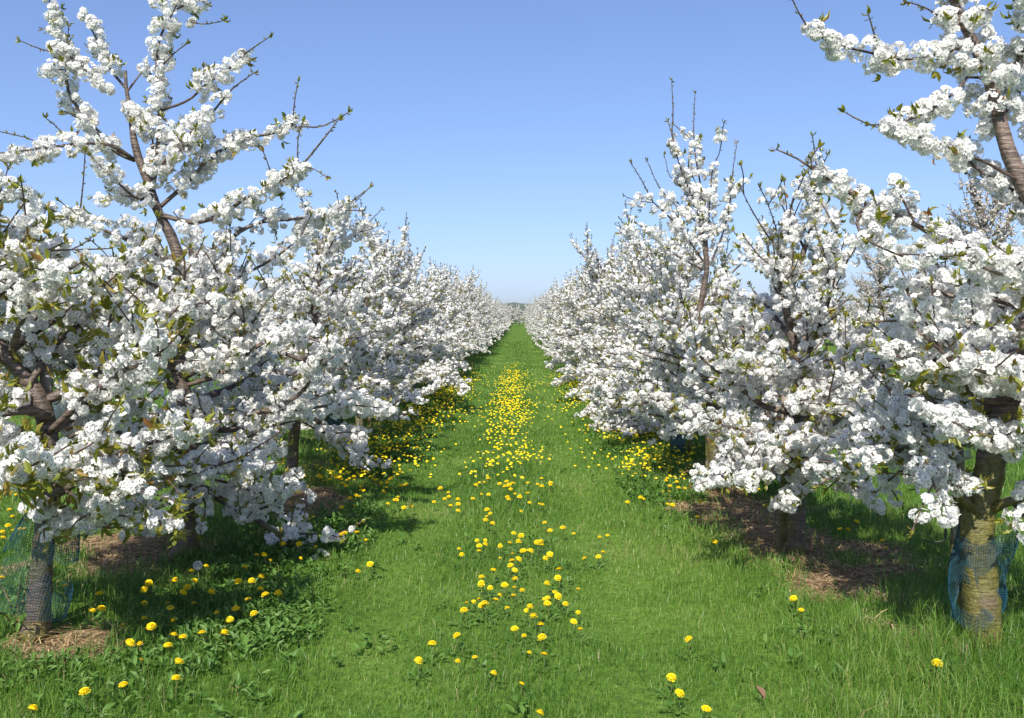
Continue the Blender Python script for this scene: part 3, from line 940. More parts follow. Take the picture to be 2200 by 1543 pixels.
# --- the rest of the rows: shared kinds, copied
def proto_tree(seed, H, dens=1.03, name='cherry_tree', Lmax=1.38, petal='petal', r=0.06, n=24, nshoot=6, leafy=0.7):
    T = Tree(seed, (0, 0, 0), 'mid', dens=dens, leafy=leafy)
    g = T.rng
    pts = [np.array([0, 0, -0.05])]
    for k in range(7):
        pts.append(np.array([g.normal() * 0.045 * (k + 1) ** .5, g.normal() * 0.045 * (k + 1) ** .5, (k + 1) * H * 0.11]))
    T.trunk(pts, r, 0.014, 1.2)
    T.crown(n, 0.55, H * 0.68, Lmax, 0.95, az0=g.random() * 6, tip=.13, top=.45)
    T.shoots(nshoot, H * 0.5, (H * .18, H * .32), .8, .35)
    return T.build(name, petal)


protos = [proto_tree(100 + k, (3.5, 3.7, 3.3, 3.6, 3.8)[k]) for k in range(5)]
used = set()
g = np.random.default_rng(77)


def plant(k, x, y, rz, sc, label, group):
    src = protos[k]
    if k not in used:
        used.add(k)
        o = src
    else:
        o = copy_tree(src)
    o.location = (x, y, float(gz(x, y)) - 0.01)
    o.rotation_euler = (0, 0, rz)
    o.scale = (sc, sc, sc * (g.uniform(0.80, 0.90) + (0.06 if y > 24 else 0)))
    tag(o, label, 'cherry tree', group)
    return o


ordn = {3: 'fourth', 4: 'fifth', 5: 'sixth', 6: 'seventh'}
row_xy = {'left': [], 'right': []}
for side, x0, y0, st in (('left', XL, 9.05 + 2.1, 2.12), ('right', XR, 8.7 + 2.1, 2.12)):
    y, k = y0, 3
    while y < 150:
        x = x0 + g.normal() * 0.06
        if k in ordn:
            lab = 'blossoming cherry tree, %s along the %s row counted from the front' % (ordn[k], side)
        else:
            lab = 'white cherry tree far along the %s row, past its seventh tree' % side
        plant(int(g.integers(0, 5)), x, y, g.random() * 6.28, g.uniform(0.92, 1.08), lab, 'cherry trees of the %s row' % side)
        row_xy[side].append((x, y))
        y += st * g.uniform(0.93, 1.07)
        k += 1
for x in np.arange(-7, 8, 1.5):                # the row that closes the lane
    plant(int(g.integers(0, 5)), x + g.normal() * .3, 156 + g.normal() * .5, g.random() * 6, g.uniform(1.15, 1.4), 'far white tree in the cross row closing the end of the lane', 'trees closing the lane')
y = 12.0
while y < 150:                                 # the next rows to the left
    plant(int(g.integers(0, 5)), -10.8 + g.normal() * .1, y, g.random() * 6, g.uniform(.9, 1.05), 'white tree of the orchard row beyond the left row', 'cherry trees of the second row on the left')
    y += 2.6
y = 34.0
while y < 150:
    plant(int(g.integers(0, 5)), 17.5 + g.normal() * .1, y, g.random() * 6, g.uniform(.9, 1.05), 'white tree of the far orchard row behind the old trees on the right', 'cherry trees far on the right')
    y += 3.4
# old greyish trees beyond the right row
old = [proto_tree(301, 6.2, 0.55, 'old_tree', 2.3, 'old_petal', .13, 24, 9, 0.6), proto_tree(302, 5.6, 0.5, 'old_tree', 2.2, 'old_petal', .12, 22, 7, 0.6)]
olds = [(at(2110, 680, 23)[0], 23.0, 1.0, 'tall old tree of small greyish blossom showing beyond the nearest right tree'),
        (at(2290, 680, 29)[0], 29.0, 1.05, 'old greyish tree at the right edge behind the tall one'),
        (at(1890, 680, 38)[0], 38.0, .92, 'old brownish tree behind the second right-hand cherry tree'),
        (at(1990, 680, 42)[0], 42.0, .98, 'old brownish tree in the gap between two old trees on the right'),
        (at(1770, 680, 52)[0], 52.0, 1.0, 'farthest old brownish tree, just behind the spired cherry tree')]
for k, (x, y, s_, lab) in enumerate(olds):
    o = old[k] if k < 2 else copy_tree(old[k % 2])
    o.location = (x, y, 0)
    o.rotation_euler = (0, 0, k * 1.3)
    o.scale = (s_, s_, s_)
    tag(o, lab, 'old tree', 'old trees beyond the right row')

# ------------------------------------------------------------------ stakes and trunk guards
def stake(x, y, h, r, label, lean=(0, 0)):
    mb = MB()
    n = 9
    z = np.linspace(-0.1, h, n)
    pts = np.stack([lean[0] * z, lean[1] * z, z], -1)
    mb.tube(pts, r * (1 + 0.04 * np.sin(z * 9)), 12)
    mb.tube(pts[-1] + np.array([[0, 0, 0], [0, 0, .012]]), [r * .96, r * .7], 12)
    o = mb.build('wooden_stake', [M['stake_wood']], smooth=True, loc=(x, y, float(gz(x, y))))
    return tag(o, label, 'stake', 'stakes beside the trunks')


q = on_ground(66, 1372); stake(q[0] - .03, q[1] + .12, 1.35, .032, 'weathered grey stake behind the leaning trunk at the far left', (.05, .02))
q = on_ground(2078, 1360); stake(q[0], q[1] + .02, .98, .036, 'dark mossy stake tied close against the thickest right trunk', (-.05, .05))
q = on_ground(2052, 1240); stake(q[0], q[1], 1.05, .032, 'pale bare stake standing behind the thickest right trunk', (.0, 0))
q = on_ground(1530, 1048); stake(q[0] - .04, q[1], 1.0, .026, 'thin mossy stake left of the spired tree')
q = on_ground(1700, 1180); stake(q[0] - .02, q[1] + .12, 1.1, .028, 'grey stake behind the second right trunk')
for k, (x, y) in enumerate(row_xy['right'][:7] + row_xy['left'][:7]):
    s_ = 'right' if k < 7 else 'left'
    stake(x + .02 - .12 * (1 if k % 2 else -1), y - .02, 1.0 + .1 * (k % 3), .028, 'slim stake by a trunk farther along the %s row, past its first three trees' % s_)


def net_sheet(nu, nv, fn, name, label, thick=0.0026):
    u, v = np.meshgrid(np.linspace(0, 1, nu), np.linspace(0, 1, nv), indexing='xy')
    P = fn(u, v).reshape(-1, 3)
    c = P.mean(0)
    hole = fbm(u * 4 + nu, v * 2.6, 12) + 0.25 * (np.abs(v - .45) < .16) * fbm(u * 7, v * 3, 15)
    i = np.arange(nv - 1)[:, None] * nu
    j = np.arange(nu - 1)[None, :]
    q = np.stack([i + j, i + j + 1, i + nu + j + 1, i + nu + j], -1)[hole[:-1, :-1] < 0.62].reshape(-1, 4)
    base = np.array([c[0], c[1], P[:, 2].min()])
    o = mesh_obj(name, P - base, q.ravel(), np.arange(len(q)) * 4, [M['net']], loc=base)
    md = o.modifiers.new('strands', 'WIREFRAME')
    md.thickness = thick
    md.use_even_offset = False
    md.use_replace = True
    return tag(o, label, 'tree guard', 'nets around the trunks')


b = on_ground(78, 1372)


def fn_left(u, v):                             # loose tent: wide and open below, pushed to the left
    a = (u * 1.5 - 0.95) * PI
    rx = 0.19 - 0.06 * v + 0.03 * np.sin(u * 9 + v * 3)
    cx = b[0] - 0.07 + 0.14 * v
    return np.stack([cx + rx * np.cos(a), b[1] + 0.02 + (0.15 - .05 * v) * np.sin(a), 0.13 + 0.47 * v + 0.05 * np.sin(u * 7)], -1)


net_sheet(52, 38, fn_left, 'trunk_guard', 'torn blue net hanging loosely round the leaning trunk at the far left')
b2 = on_ground(2110, 1390)


def fn_right(u, v):
    a = u * 2 * PI * 1.06
    rr = 0.100 + 0.014 * np.sin(a * 2 + 4 * v) + 0.012 * np.cos(a * 3 + 9 * v) + 0.03 * (1 - v) ** 4 * (1 - np.cos(a)) * .5 + 0.055 * v ** 3 * np.clip(np.cos(a), 0, 1) ** 2
    return np.stack([b2[0] - 0.01 + rr * 1.1 * np.cos(a), b2[1] + .02 + rr * np.sin(a), 0.17 + 0.40 * v + 0.045 * np.sin(a * 1 + 1) + .02 * np.sin(a * 4)], -1)


net_sheet(64, 34, fn_right, 'trunk_guard', 'crumpled blue net wrapped round the thickest right trunk')
gm = MB()
zz = np.linspace(0.02, 0.72, 8)
a = np.arange(14) * 2 * PI / 14
gm.tube(np.stack([0 * zz, 0 * zz, zz], -1), .085 + .008 * np.sin(zz * 14), 14, cap=False)
gp = gm.build('trunk_guard', [M['wrap']], smooth=True)
first = True
for k, (side, n) in enumerate((('right', 0), ('right', 1), ('right', 2), ('left', 2), ('left', 3), ('left', 4), ('left', 0), ('right', 4))):
    x, y = row_xy[side][n]
    o = gp if first else gp.copy()
    if not first:
        C.objects.link(o)
    first = False
    o.location = (x, y, float(gz(x, y)))
    o.scale = (1, 1, g.uniform(.8, 1.15))
    tag(o, 'dark blue-green sleeve round a trunk farther along the %s row' % side, 'tree guard', 'sleeves around the farther trunks')

# hose end hanging under the near right branches
q0 = at(2032, 1110, 4.5)
hm = MB()
hm.tube([q0, q0 + [0, 0, -.08], q0 + [-.003, 0, -.115], q0 + [-.03, 0, -.125], q0 + [-.09, 0.01, -.122]], [.006, .006, .005, .004, .003], 8)
hm.v = [v - q0 for v in hm.v]
tag(hm.build('drip_hose', [M['hose']], smooth=True, loc=q0), 'short black hose end dangling below the lowest right blossom', 'hose')

# ------------------------------------------------------------------ grass
g = np.random.default_rng(2024)


def wedge(y0, y1, dens, xlim=None):
    h = 0.585
    xm = (h * y1 + 0.6)
    n = int(dens * 2 * xm * (y1 - y0))
    x = g.uniform(-xm, xm, n)
    y = g.uniform(y0, y1, n)
    k = np.abs(x - 0.0) < h * y + 0.6
    if xlim is not None:
        k &= np.abs(x) < xlim
    return x[k], y[k]


def blades(x, y, hs, ws, mb_name, tint_bias=0.0):
    n = len(x)
    z = gz(x, y) - 0.006
    az = g.random(n) * 2 * PI
    lean = np.abs(g.normal(0.62, 0.42, n))
    d = np.stack([np.cos(az), np.sin(az), 0 * az], -1)
    face = az + PI / 2 + g.normal(size=n) * 0.5
    sd = np.stack([np.cos(face), np.sin(face), 0 * az], -1)
    up = np.array([0, 0, 1.0])
    p = np.stack([x, y, z], -1)
    h = hs[:, None]
    m1 = p + up * h * 0.55 + d * (lean * 0.22)[:, None] * h
    tp = p + up * h * (1 - 0.28 * np.minimum(lean, 1.5) ** 1.3)[:, None] + d * (lean * 0.85)[:, None] * h
    wv = sd * ws[:, None] * 0.5
    V = np.stack([p - wv, p + wv, m1 + wv * 0.85, m1 - wv * 0.85, tp], 1).reshape(-1, 3)
    o = np.arange(n)[:, None] * 5
    lo = (o + np.array([[0, 1, 2, 3, 3, 2, 4]])).ravel()
    st = (np.arange(n)[:, None] * 7 + np.array([[0, 4]])).ravel()
    patchn = fbm(x * 1.1, y * 0.8, 71)
    trk = np.exp(-((x + 0.72) / .2) ** 2) + np.exp(-((x - 0.55) / .2) ** 2)
    t = 0.52 + 0.11 * trk + 0.6 * (patchn - 0.5) + g.normal(0, 0.21, n) + tint_bias + 0.10 * np.clip((x - 0.2) / 1.2, -1, 1) * (np.abs(x) < 1.8)
    dry = g.random(n) < 0.035
    t = np.where(dry, 0.98, np.clip(t, 0.02, 0.88))
    return mesh_obj('grass', V, lo, st, [M['grass']], tint=np.repeat(t, 5))


X, Y = [], []
for y0, y1, dn in ((2.4, 4.6, 5200), (4.6, 6.5, 3600), (6.5, 9, 2300), (9, 13, 1250), (13, 19, 600), (19, 30, 260), (30, 60, 60)):
    x, y = wedge(y0, y1, dn, None if y1 < 14 else 14)
    X.append(x); Y.append(y)
X, Y = np.concatenate(X), np.concatenate(Y)
s_ = soil(X, Y)
keep = g.random(len(X)) > np.clip((s_ - 0.15) * 1.5 * (0.55 + 0.9 * fbm(X * 3.1, Y * 3.1, 23)), 0, 0.96)
under = np.minimum(np.abs(X - XL), np.abs(X - XR))
X, Y, s_, under = X[keep], Y[keep], s_[keep], under[keep]
clump = fbm(X * 2.2, Y * 2.2, 81)
hs = 0.050 + 0.105 * clump ** 1.7 + 0.05 * np.clip(1 - under / 1.1, 0, 1) * clump
hs *= np.where(np.abs(X + 0.1) < 1.3, 0.74, 1.05) * g.uniform(0.45, 1.45, len(X))
hs *= 1 - 0.38 * (np.exp(-((X + 0.72) / .2) ** 2) + np.exp(-((X - 0.55) / .2) ** 2))
ws = np.maximum(0.0030, Y * 0.00062) * g.uniform(0.7, 1.3, len(X))
grass = blades(X, Y, hs, ws, 'grass')
tag(grass, 'short mown grass of the lane with longer tufts under the trees', 'grass', kind='stuff')
print('blades', len(X))

# low broad-leaved weeds: verges and the left foreground
n = 26000
x = np.concatenate([g.normal(XL + .75, .42, n // 3), g.normal(XR - .35, .42, n // 3), g.uniform(-3.2, 2.8, n // 3)])
y = 3.0 + 16 * g.random(len(x)) ** 1.6
cl = fbm(x * 1.7, y * 1.3, 91)
near_left = np.exp(-(((x + 1.55) / .6) ** 2 + ((y - 4.9) / 1.0) ** 2))
pk = np.clip((cl - 0.50) * 4, 0, 1) + 0.40 * near_left
pk *= np.where((np.abs(x + .05) < .95), .15, 1) * np.where((x > .8) & (y < 7.2), .06, 1) * .8
k = (g.random(len(x)) < pk) & (soil(x, y) < .55)
x, y = x[k], y[k]
nr = len(x)
per = 5
px_ = np.repeat(x, per) + g.normal(0, .012, nr * per)
py_ = np.repeat(y, per) + g.normal(0, .012, nr * per)
az = g.random(nr * per) * 2 * PI
el = g.uniform(.15, 1.0, nr * per)
la = np.stack([np.cos(az) * np.cos(el), np.sin(az) * np.cos(el), np.sin(el)], -1)
up = np.stack([-np.cos(az) * np.sin(el), -np.sin(az) * np.sin(el), np.cos(el)], -1) + g.normal(0, .25, (nr * per, 3))
pos = np.stack([px_, py_, gz(px_, py_) + .01 + .05 * g.random(nr * per)], -1)
sz = g.uniform(.028, .065, nr * per)
V, lo, st, fm, kk = place_tpl(LEAF, pos, up, sz, g, axis=la, zs=.6 + 1.2 * g.random(nr * per))
wd = mesh_obj('weeds', V, lo, st, [M['weed_leaf']], tint=np.repeat(np.clip(g.normal(.45, .22, nr * per), 0, 1), kk))
tag(wd, 'low broad green weeds and dandelion leaves along the verges', 'weeds', kind='stuff')
print('weed leaves', nr * per)

# straw and clippings on the bare soil
n = 60000
x = np.concatenate([g.uniform(XL - 1, XL + 1.1, n // 2), g.uniform(XR - .8, XR + 1.2, n // 2)])
y = 3.6 + 9.5 * g.random(len(x))
k = g.random(len(x)) < np.clip(soil(x, y) - .08, 0, 1) * 0.9
x, y = x[k], y[k]
n = len(x)
az = fbm(x * 1.2, y * 1.2, 95) * 9 + g.normal(0, .7, n)
d = np.stack([np.cos(az), np.sin(az), g.normal(0, .12, n)], -1)
Ls = g.uniform(.03, .13, n)[:, None]
p0 = np.stack([x, y, gz(x, y) + .012 + .02 * g.random(n)], -1)
sd = np.stack([-np.sin(az), np.cos(az), 0 * az], -1) * (g.uniform(.0012, .0026, n) * np.maximum(1, y / 6))[:, None]
mid = p0 + d * Ls * .5 + np.stack([0 * x, 0 * x, g.uniform(0, .012, n)], -1)
p1 = p0 + d * Ls
V = np.stack([p0 - sd, p0 + sd, mid + sd, mid - sd, p1 + sd, p1 - sd], 1).reshape(-1, 3)
o = np.arange(n)[:, None] * 6
lo = (o + np.array([[0, 1, 2, 3, 3, 2, 4, 5]])).ravel()
st = np.arange(2 * n) * 4
stw = mesh_obj('straw', V, lo, st, [M['straw']], tint=np.repeat(g.random(n), 6))
tag(stw, 'dry straw and clippings lying on the bare soil strips', 'straw', kind='stuff')

# ------------------------------------------------------------------ dandelions
rngd = random.Random(4)


def head_mesh(mb, seed, mat=0, open_=1.0):
    q = random.Random(seed)
    for (r, n, z0, z1, wd_) in ((.021, 21, .0, .004 - .006 * (1 - open_), .0046), (.0185, 19, .004, .0085, .0056), (.0148, 17, .006, .0125, .0052), (.0105, 14, .009, .0150, .005), (.0055, 10, .011, .0160, .0046)):
        for k in range(n):
            a = (k + q.uniform(-.3, .3)) * 2 * PI / n
            rr = r * q.uniform(.9, 1.08)
            c, s = math.cos(a), math.sin(a)
            w0, w1 = wd_ * .25, wd_ * .5
            v = [(c * .001 - s * w0, s * .001 + c * w0, z0), (c * .001 + s * w0, s * .001 - c * w0, z0),
                 (c * rr + s * w1, s * rr - c * w1, z1 + q.uniform(-.0012, .0012)), (c * rr - s * w1, s * rr + c * w1, z1 + q.uniform(-.0012, .0012))]
            mb.add(v, [[0, 1, 2, 3]], mat, q.uniform(.3, 1) if r > .012 else q.uniform(.1, .8))
    dm = [(0, 0, .0125)] + [(r_ * math.cos(k * PI / 5), r_ * math.sin(k * PI / 5), z_) for r_, z_ in ((.010, .0105), (.017, .0045)) for k in range(10)]
    mb.add(dm, [[0, 1 + k, 1 + (k + 1) % 10] for k in range(10)] + [[1 + k, 11 + k, 11 + (k + 1) % 10, 1 + (k + 1) % 10] for k in range(10)], mat, .55)
    mb.tube([(0, 0, -.012), (0, 0, -.004), (0, 0, .002)], [.003, .006, .007], 8, mat=mat + 1)


def leaf_rosette(mb, seed, mat=0):
    q = random.Random(seed)
    for k in range(6):
        a = k * 2 * PI / 6 + q.uniform(-.3, .3)
        Lf = q.uniform(.07, .12)
        el = q.uniform(.3, .8)
        prof_ = [(0, .1), (.2, .22), (.3, .45), (.38, .25), (.5, .7), (.58, .4), (.72, 1), (.86, .7), (1, .02)]
        pts = []
        for t, ww in prof_:
            r_ = Lf * t * math.cos(el)
            z = Lf * (t * math.sin(el) - .55 * t * t * math.sin(el))
            for sgn in (1, -1):
                pts.append((r_ * math.cos(a) - sgn * ww * .013 * math.sin(a), r_ * math.sin(a) + sgn * ww * .013 * math.cos(a), z + .004 * ww))
        f = [[2 * i_, 2 * i_ + 1, 2 * i_ + 3, 2 * i_ + 2] for i_ in range(len(prof_) - 1)]
        mb.add(pts, f, mat, q.uniform(.2, .8))


Hd = 0.095
protosD, protosS = [], []
for k in range(4):
    root = empty('dandelion', (0, 0, 0))
    mb = MB(); head_mesh(mb, k, 0, 1 - .3 * k)
    h_ = mb.build('flower_head', [M['yellow_ray'], M['green_stem']], root, loc=(0, 0, Hd))
    mb = MB()
    mb.tube([(.004 * k, .006, -.01), (.006, .003, .05), (0, 0, Hd - .008)], [.0026, .0022, .002], 6)
    mb.build('stem', [M['green_stem']], root, smooth=True)
    mb = MB(); leaf_rosette(mb, k + 20)
    mb.build('leaves', [M['weed_leaf']], root)
    protosD.append(root)
    mb = MB(); head_mesh(mb, k + 9, 0)
    mb.v = [v + np.array([0, 0, Hd]) for v in mb.v]
    mb.tube([(.004, .006, -.01), (.006, .003, .05), (0, 0, Hd - .008)], [.0028, .0024, .0022], 5, mat=1)
    protosS.append(mb.build('dandelion', [M['yellow_ray'], M['green_stem']]))

z7 = [(460,1120),(590,1080),(378,1208),(697,1155),(605,1177),(798,1242),(952,1288),(1052,1495),(1076,1162),(993,1130),(1060,1093),(972,1055),(1052,1017),(920,1021),(1027,980),(1232,978),(1281,1013),(1098,898),(1003,907),(980,895),(871,890),(750,915),(735,905),(806,870),(715,857),(690,858),(650,868),(639,940),(833,825),(862,797),(910,825),(957,815),(1095,833),(1080,836),(1132,812),(1193,860),(1160,850),(1096,774),(1155,750),(1167,712),(915,762),(910,780),(790,720),(737,737),(732,797),(775,790),(888,693),(910,705),(895,668),(930,657),(833,633),(958,618),(990,602),(1003,617),(900,602),(888,570),(843,580),(937,575),(1038,576),(1062,582),(1060,552),(1115,636),(1090,645),(948,543),(720,612),(628,625),(606,577),(708,535),(755,527),(720,582),(750,573),(910,507),(744,450),(777,465),(1095,450),(1113,491),(1185,475),(1243,476),(1382,502),(1435,487),(1402,592),(1375,620),(1304,628),(1265,893),(1268,775)]
z3 = [(475,1403),(180,1510),(810,1525),(685,1347),(970,1302),(1000,1237),(978,1178),(930,1145),(1013,1110),(1132,1085),(1232,1048),(1238,1075),(968,1072),(845,1072),(783,1145),(718,1157),(775,1187),(685,1010),(806,1012),(805,988),(963,993),(935,937),(931,880),(1017,873),(1163,870),(1076,881),(1038,823),(972,777),(975,800),(818,817),(804,849),(805,903),(1277,1000),(1310,950),(1412,960),(1378,888),(1472,864),(1534,867),(1442,760),(1386,785),(1343,722),(1433,822),(1313,802),(1135,705),(1057,720),(1194,937),(565,960),(545,850),(362,817),(505,940),(10,787),(1077,788),(1663,635),(1463,648),(1497,510),(1742,568),(1800,553),(1882,532),(1905,528),(1978,525),(2022,550),(1975,718),(2048,677),(1417,618),(1572,550),(1570,573),(1655,597),(1493,658),(1387,478),(1460,410),(60,380),(75,408),(133,385),(135,408),(60,476),(105,458),(143,461),(13,498),(13,550),(95,303),(72,240),(42,260),(110,262)]
z6 = [(327,1092),(428,1447),(1712,1256),(960,919),(910,877),(672,545),(474,573),(212,335),(368,422),(405,325),(1402,545),(1432,583),(1215,490),(1235,440),(1180,477),(1570,230),(228,1277),(272,1350),(228,355),(180,265),(215,272),(40,182)]
pix = [(750 + a_ / 2.5714, 943 + b_ / 2.5714) for a_, b_ in z7] + [(a_ / 2.5718, 943 + b_ / 2.5718) for a_, b_ in z3] + [(1350 + a_ / 2.5718, 943 + b_ / 2.5718) for a_, b_ in z6]
seen = []
for px, py in pix:
    q = on_ground(px, py, Hd)
    seen.append((q[0], q[1], px, py))
# more of them, as the photo scatters them: middle strip and both verges
extra = []
tries = 0
while len(extra) < 4000 and tries < 200000:
    tries += 1
    r = rngd.random()
    if r < .27:
        y = rngd.uniform(7.0, 31)
        x = rngd.gauss(-.13, .20)
        pk_ = min(1, max(0.1, (y - 6.4) / 3.0)) * (1 if y < 20 else max(0, (31 - y) / 11))
    elif r < .59:
        y = rngd.uniform(6.6, 25)
        x = rngd.gauss(XL + .68, .30)
        pk_ = min(1, max(.1, (y - 6) / 3))
    elif r < .92:
        y = rngd.uniform(7.6, 25)
        x = rngd.gauss(XR - .40, .36)
        pk_ = min(1, max(.2, (y - 6.6) / 2))
    elif r < .95:
        y = rngd.uniform(7, 22)
        x = rngd.uniform(-1.2, 1.1)
        pk_ = .8
    else:
        y = rngd.uniform(6.5, 40)
        x = rngd.choice([-1, 1]) * rngd.uniform(2.6, 9)
        pk_ = .8
    pk_ *= min(1, max(0, (float(fbm(x * 1.1, y * .7, 99)) - .33) * 5))
    if rngd.random() < pk_ and float(soil(x, y)) < .4:
        extra.append((x, y))
extra.sort(key=lambda e: e[1])
n_ind = 300 - len(seen)
LAB = {}


def d_label(px, py):
    """the patch of flowers it stands in"""
    if px is None:
        return None
    for (x0, y0, lab) in SOLO:
        if abs(px - x0) < 7 and abs(py - y0) < 7:
            return lab
    if px < 100 and py < 1260:
        return 'small dandelion in the grass left of the leaning trunk, beyond the blue net'
    if px < 640 and py > 1200:
        return 'yellow dandelion in the leafy patch of weeds before the tallest left tree'
    if px < 820:
        return 'small dandelion in the shaded verge right of the tallest left tree'
    if px < 1370 and py > 1260:
        return 'large yellow dandelion in the loose cluster midway along the near lane'
    if px < 1370:
        return 'small dandelion scattered in the lane grass behind the near cluster'
    return 'small dandelion near the straw and soil of the right row'


SOLO = [(1159, 1524, 'lone dandelion at the bottom edge of the lane grass'),
        (1516, 1506, 'lone dandelion left of the curled dead leaf'),
        (2016, 1431, 'lone dandelion in front of the thickest right trunk'),
        (1477, 1368, 'single dandelion in the open sunlit grass right of the lane centre'),
        (1723, 1300, 'nearer of two dandelions at the edge of the right tree shadow'),
        (1704, 1284, 'farther of two dandelions at the edge of the right tree shadow'),
        (185, 1488, 'single dandelion low in the left foreground grass'),
        (70, 1530, 'dandelion in the bottom left corner of the grass'),
        (315, 1536, 'dandelion at the bottom edge, left foreground'),
        (266, 1467, 'dandelion below the weed patch, nearest to its left end'),
        (377, 1449, 'dandelion at the front tip of the weed patch on the left'),
        (897, 1413, 'leftmost dandelion of the near lane cluster, tilted'),
        (1060, 1426, 'dandelion just left of the nearest flower of the lane cluster'),
        (1120, 1444, 'nearest dandelion of the lane cluster'),
        (1021, 1392, 'ragged wide dandelion in the middle of the near lane cluster'),
        (929, 1379, 'round dandelion above the tilted leftmost one in the lane'),
        (979, 1363, 'farther round dandelion at the left of the near lane cluster'),
        (141, 1261, 'dandelion beside the bare soil right of the blue net')]
cntD = 0
usedD = set()


def put_dandelion(x, y, label, big):
    global cntD
    k = rngd.randrange(4)
    P_ = protosD if big else protosS
    key = (big, k)
    if key in usedD:
        o = copy_tree(P_[k])
    else:
        usedD.add(key)
        o = P_[k]
    o.location = (x, y, float(gz(x, y)))
    s_ = rngd.choice([rngd.uniform(.6, .85), rngd.uniform(.85, 1.12), rngd.uniform(.9, 1.12)])
    o.scale = (s_, s_, s_ * rngd.uniform(.85, 1.1))
    o.rotation_euler = (rngd.uniform(.05, .4), rngd.uniform(-.2, .2), rngd.uniform(-.8, .8))
    if big:
        for c_ in o.children:
            if c_.name.startswith('flower_head'):
                c_.rotation_euler = (rngd.uniform(-.1, .55), rngd.uniform(-.35, .35), rngd.uniform(0, 6))
        o.rotation_euler = (rngd.uniform(0, .12), rngd.uniform(-.08, .08), rngd.uniform(-.6, .6))
    tag(o, label, 'dandelion', 'yellow dandelions in the grass')
    cntD += 1


for x, y, px, py in seen:
    put_dandelion(x, y, d_label(px, py), y < 6.6)
for x, y in extra[:n_ind]:
    if x < -2.7:
        lab = 'yellow dandelion beyond the left tree row, seen under its branches'
    elif x < -1.0:
        lab = 'yellow dandelion in the thick dandelion verge along the left row'
    elif x < .9:
        lab = 'yellow dandelion in the dense middle strip farther along the lane'
    elif x < 2.6:
        lab = 'yellow dandelion in the thick dandelion verge along the right row'
    else:
        lab = 'yellow dandelion beyond the right tree row, seen under its branches'
    put_dandelion(x, y, lab, False)
rest = np.array(extra[n_ind:])
n = len(rest)
a = np.arange(7) * 2 * PI / 7
tv = np.concatenate([np.stack([.020 * np.cos(a), .020 * np.sin(a), 0 * a], -1), np.stack([.012 * np.cos(a + .4), .012 * np.sin(a + .4), 0 * a + .009], -1), [[0, 0, .011]]])
tf = [[k, (k + 1) % 7, 7 + (k + 1) % 7, 7 + k] for k in range(7)] + [[7 + k, 7 + (k + 1) % 7, 14] for k in range(7)]
pos = np.stack([rest[:, 0], rest[:, 1], gz(rest[:, 0], rest[:, 1]) + g.uniform(.06, .12, n)], -1)
nor = np.stack([g.normal(0, .25, n), g.normal(-.2, .25, n), np.ones(n)], -1)
V, lo, st, fm, kk = place_tpl((tv, tf, [0] * 14), pos, nor, g.uniform(.6, .92, n), g)
dd = mesh_obj('dandelions', V, lo, st, [M['yellow_ray']], tint=np.repeat(g.uniform(.2, 1, n), kk))
tag(dd, 'countless far dandelions along the lane middle and verges', 'dandelions', kind='stuff')
print('dandelions', cntD, 'rest', n)

# seed head of a dandelion gone over
q = on_ground(425, 1217, .16)
root = empty('dandelion_clock', (q[0], q[1], float(gz(q[0], q[1]))))
tag(root, 'grey-white dandelion seed head above the leafy weed patch', 'dandelion seed head')
mb = MB(); mb.tube([(.01, 0, -.01), (.004, .004, .08), (0, 0, .155)], [.0026, .0022, .002], 6)
mb.build('stem', [M['green_stem']], root, smooth=True)
mb = MB()
n = 150
ph = np.arange(n) * 2.399963
zc = 1 - 2 * (np.arange(n) + .5) / n
for k in range(n):
    r_ = math.sqrt(1 - zc[k] ** 2)
    d = np.array([r_ * math.cos(ph[k]), r_ * math.sin(ph[k]), zc[k]])
    u = nrm(np.cross(d, [0.3, .5, .9])); v_ = np.cross(d, u)
    tip = d * .02
    for t_ in range(3):
        aa = t_ * 2.1
        e = d * .026 + (u * math.cos(aa) + v_ * math.sin(aa)) * .006
        f_ = d * .026 + (u * math.cos(aa + .5) + v_ * math.sin(aa + .5)) * .006
        mb.add([tip, e, f_], [[0, 1, 2]], 0, .6)
mb.build('seed_head', [M['seed_fluff']], root, loc=(0, 0, .16))

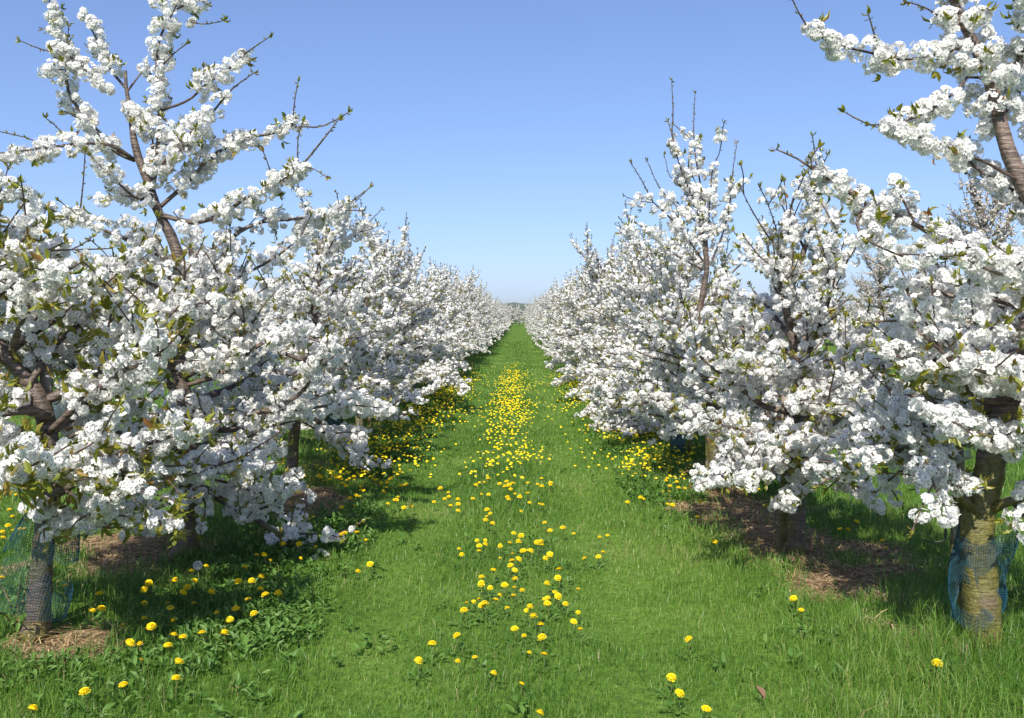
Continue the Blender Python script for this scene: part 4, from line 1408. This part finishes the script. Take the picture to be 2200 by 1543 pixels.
# curled dead leaf on the grass
q = on_ground(1631, 1512, .03)
mb = MB()
pts, f = [], []
for k in range(9):
    t = k / 8
    wd_ = .020 * math.sin(PI * min(1, t * .93 + .05)) ** .8
    for sgn in (-1, -.5, 0, .5, 1):
        pts.append((sgn * wd_, t * .085 - .04, .018 * sgn * sgn * (1 - .3 * t) + .012 * math.sin(t * 3)))
for k in range(8):
    for c_ in range(4):
        f.append([k * 5 + c_, k * 5 + c_ + 1, k * 5 + c_ + 6, k * 5 + c_ + 5])
mb.add(pts, f, 0, np.tile(np.linspace(.2, .9, 5), 9))
lf = mb.build('dead_leaf', [M['dead_leaf']], smooth=True, loc=(q[0], q[1], float(gz(q[0], q[1])) + .06))
lf.rotation_euler = (.35, .2, .35)
lf.scale = (.8, .8, .8)
tag(lf, 'curled brown dead leaf lying in the foreground grass', 'dead leaf')

# leafy sprouts growing at the foot of the leaning trunk
rs_ = np.random.default_rng(9)
q = on_ground(40, 1360)
root = empty('bramble', (q[0], q[1], float(gz(q[0], q[1]))))
tag(root, 'low leafy bramble with bare canes at the foot of the leaning trunk', 'bramble')
mb = MB(); lp_, la_, ls_ = [], [], []
for (dx, dy, dz) in ((.30, -.1, .62), (.1, -.15, .30), (-.12, -.12, .34), (.16, -.28, .14), (-.05, -.3, .2), (.22, -.2, .1)):
    P, L_ = smooth_path([(0, 0, 0), (dx * .35, dy * .4, dz * .65), (dx, dy, dz)], .03)
    mb.tube(P, np.linspace(.005, .002, len(P)), 5, cap=False)
    if dz > .12:
        for k in range(3, len(P), 2):
            for _ in range(3):
                lp_.append(P[k]); la_.append(rs_.normal(size=3) + [0, 0, .3]); ls_.append(rs_.uniform(.03, .055))
mb.build('canes', [M['straw']], root, smooth=True)
lp_, la_ = np.array(lp_), nrm(np.array(la_))
V, lo, st, fm, kk = place_tpl(LEAF, lp_, np.array([0, 0, 1.0]) + .5 * rs_.normal(size=la_.shape), np.array(ls_) * 1.1, rs_, axis=la_)
V = np.asarray(V)
mesh_obj('leaves', V, lo, st, [M['weed_leaf']], fm, root, np.repeat(rs_.uniform(.3, 1, len(lp_)), kk))
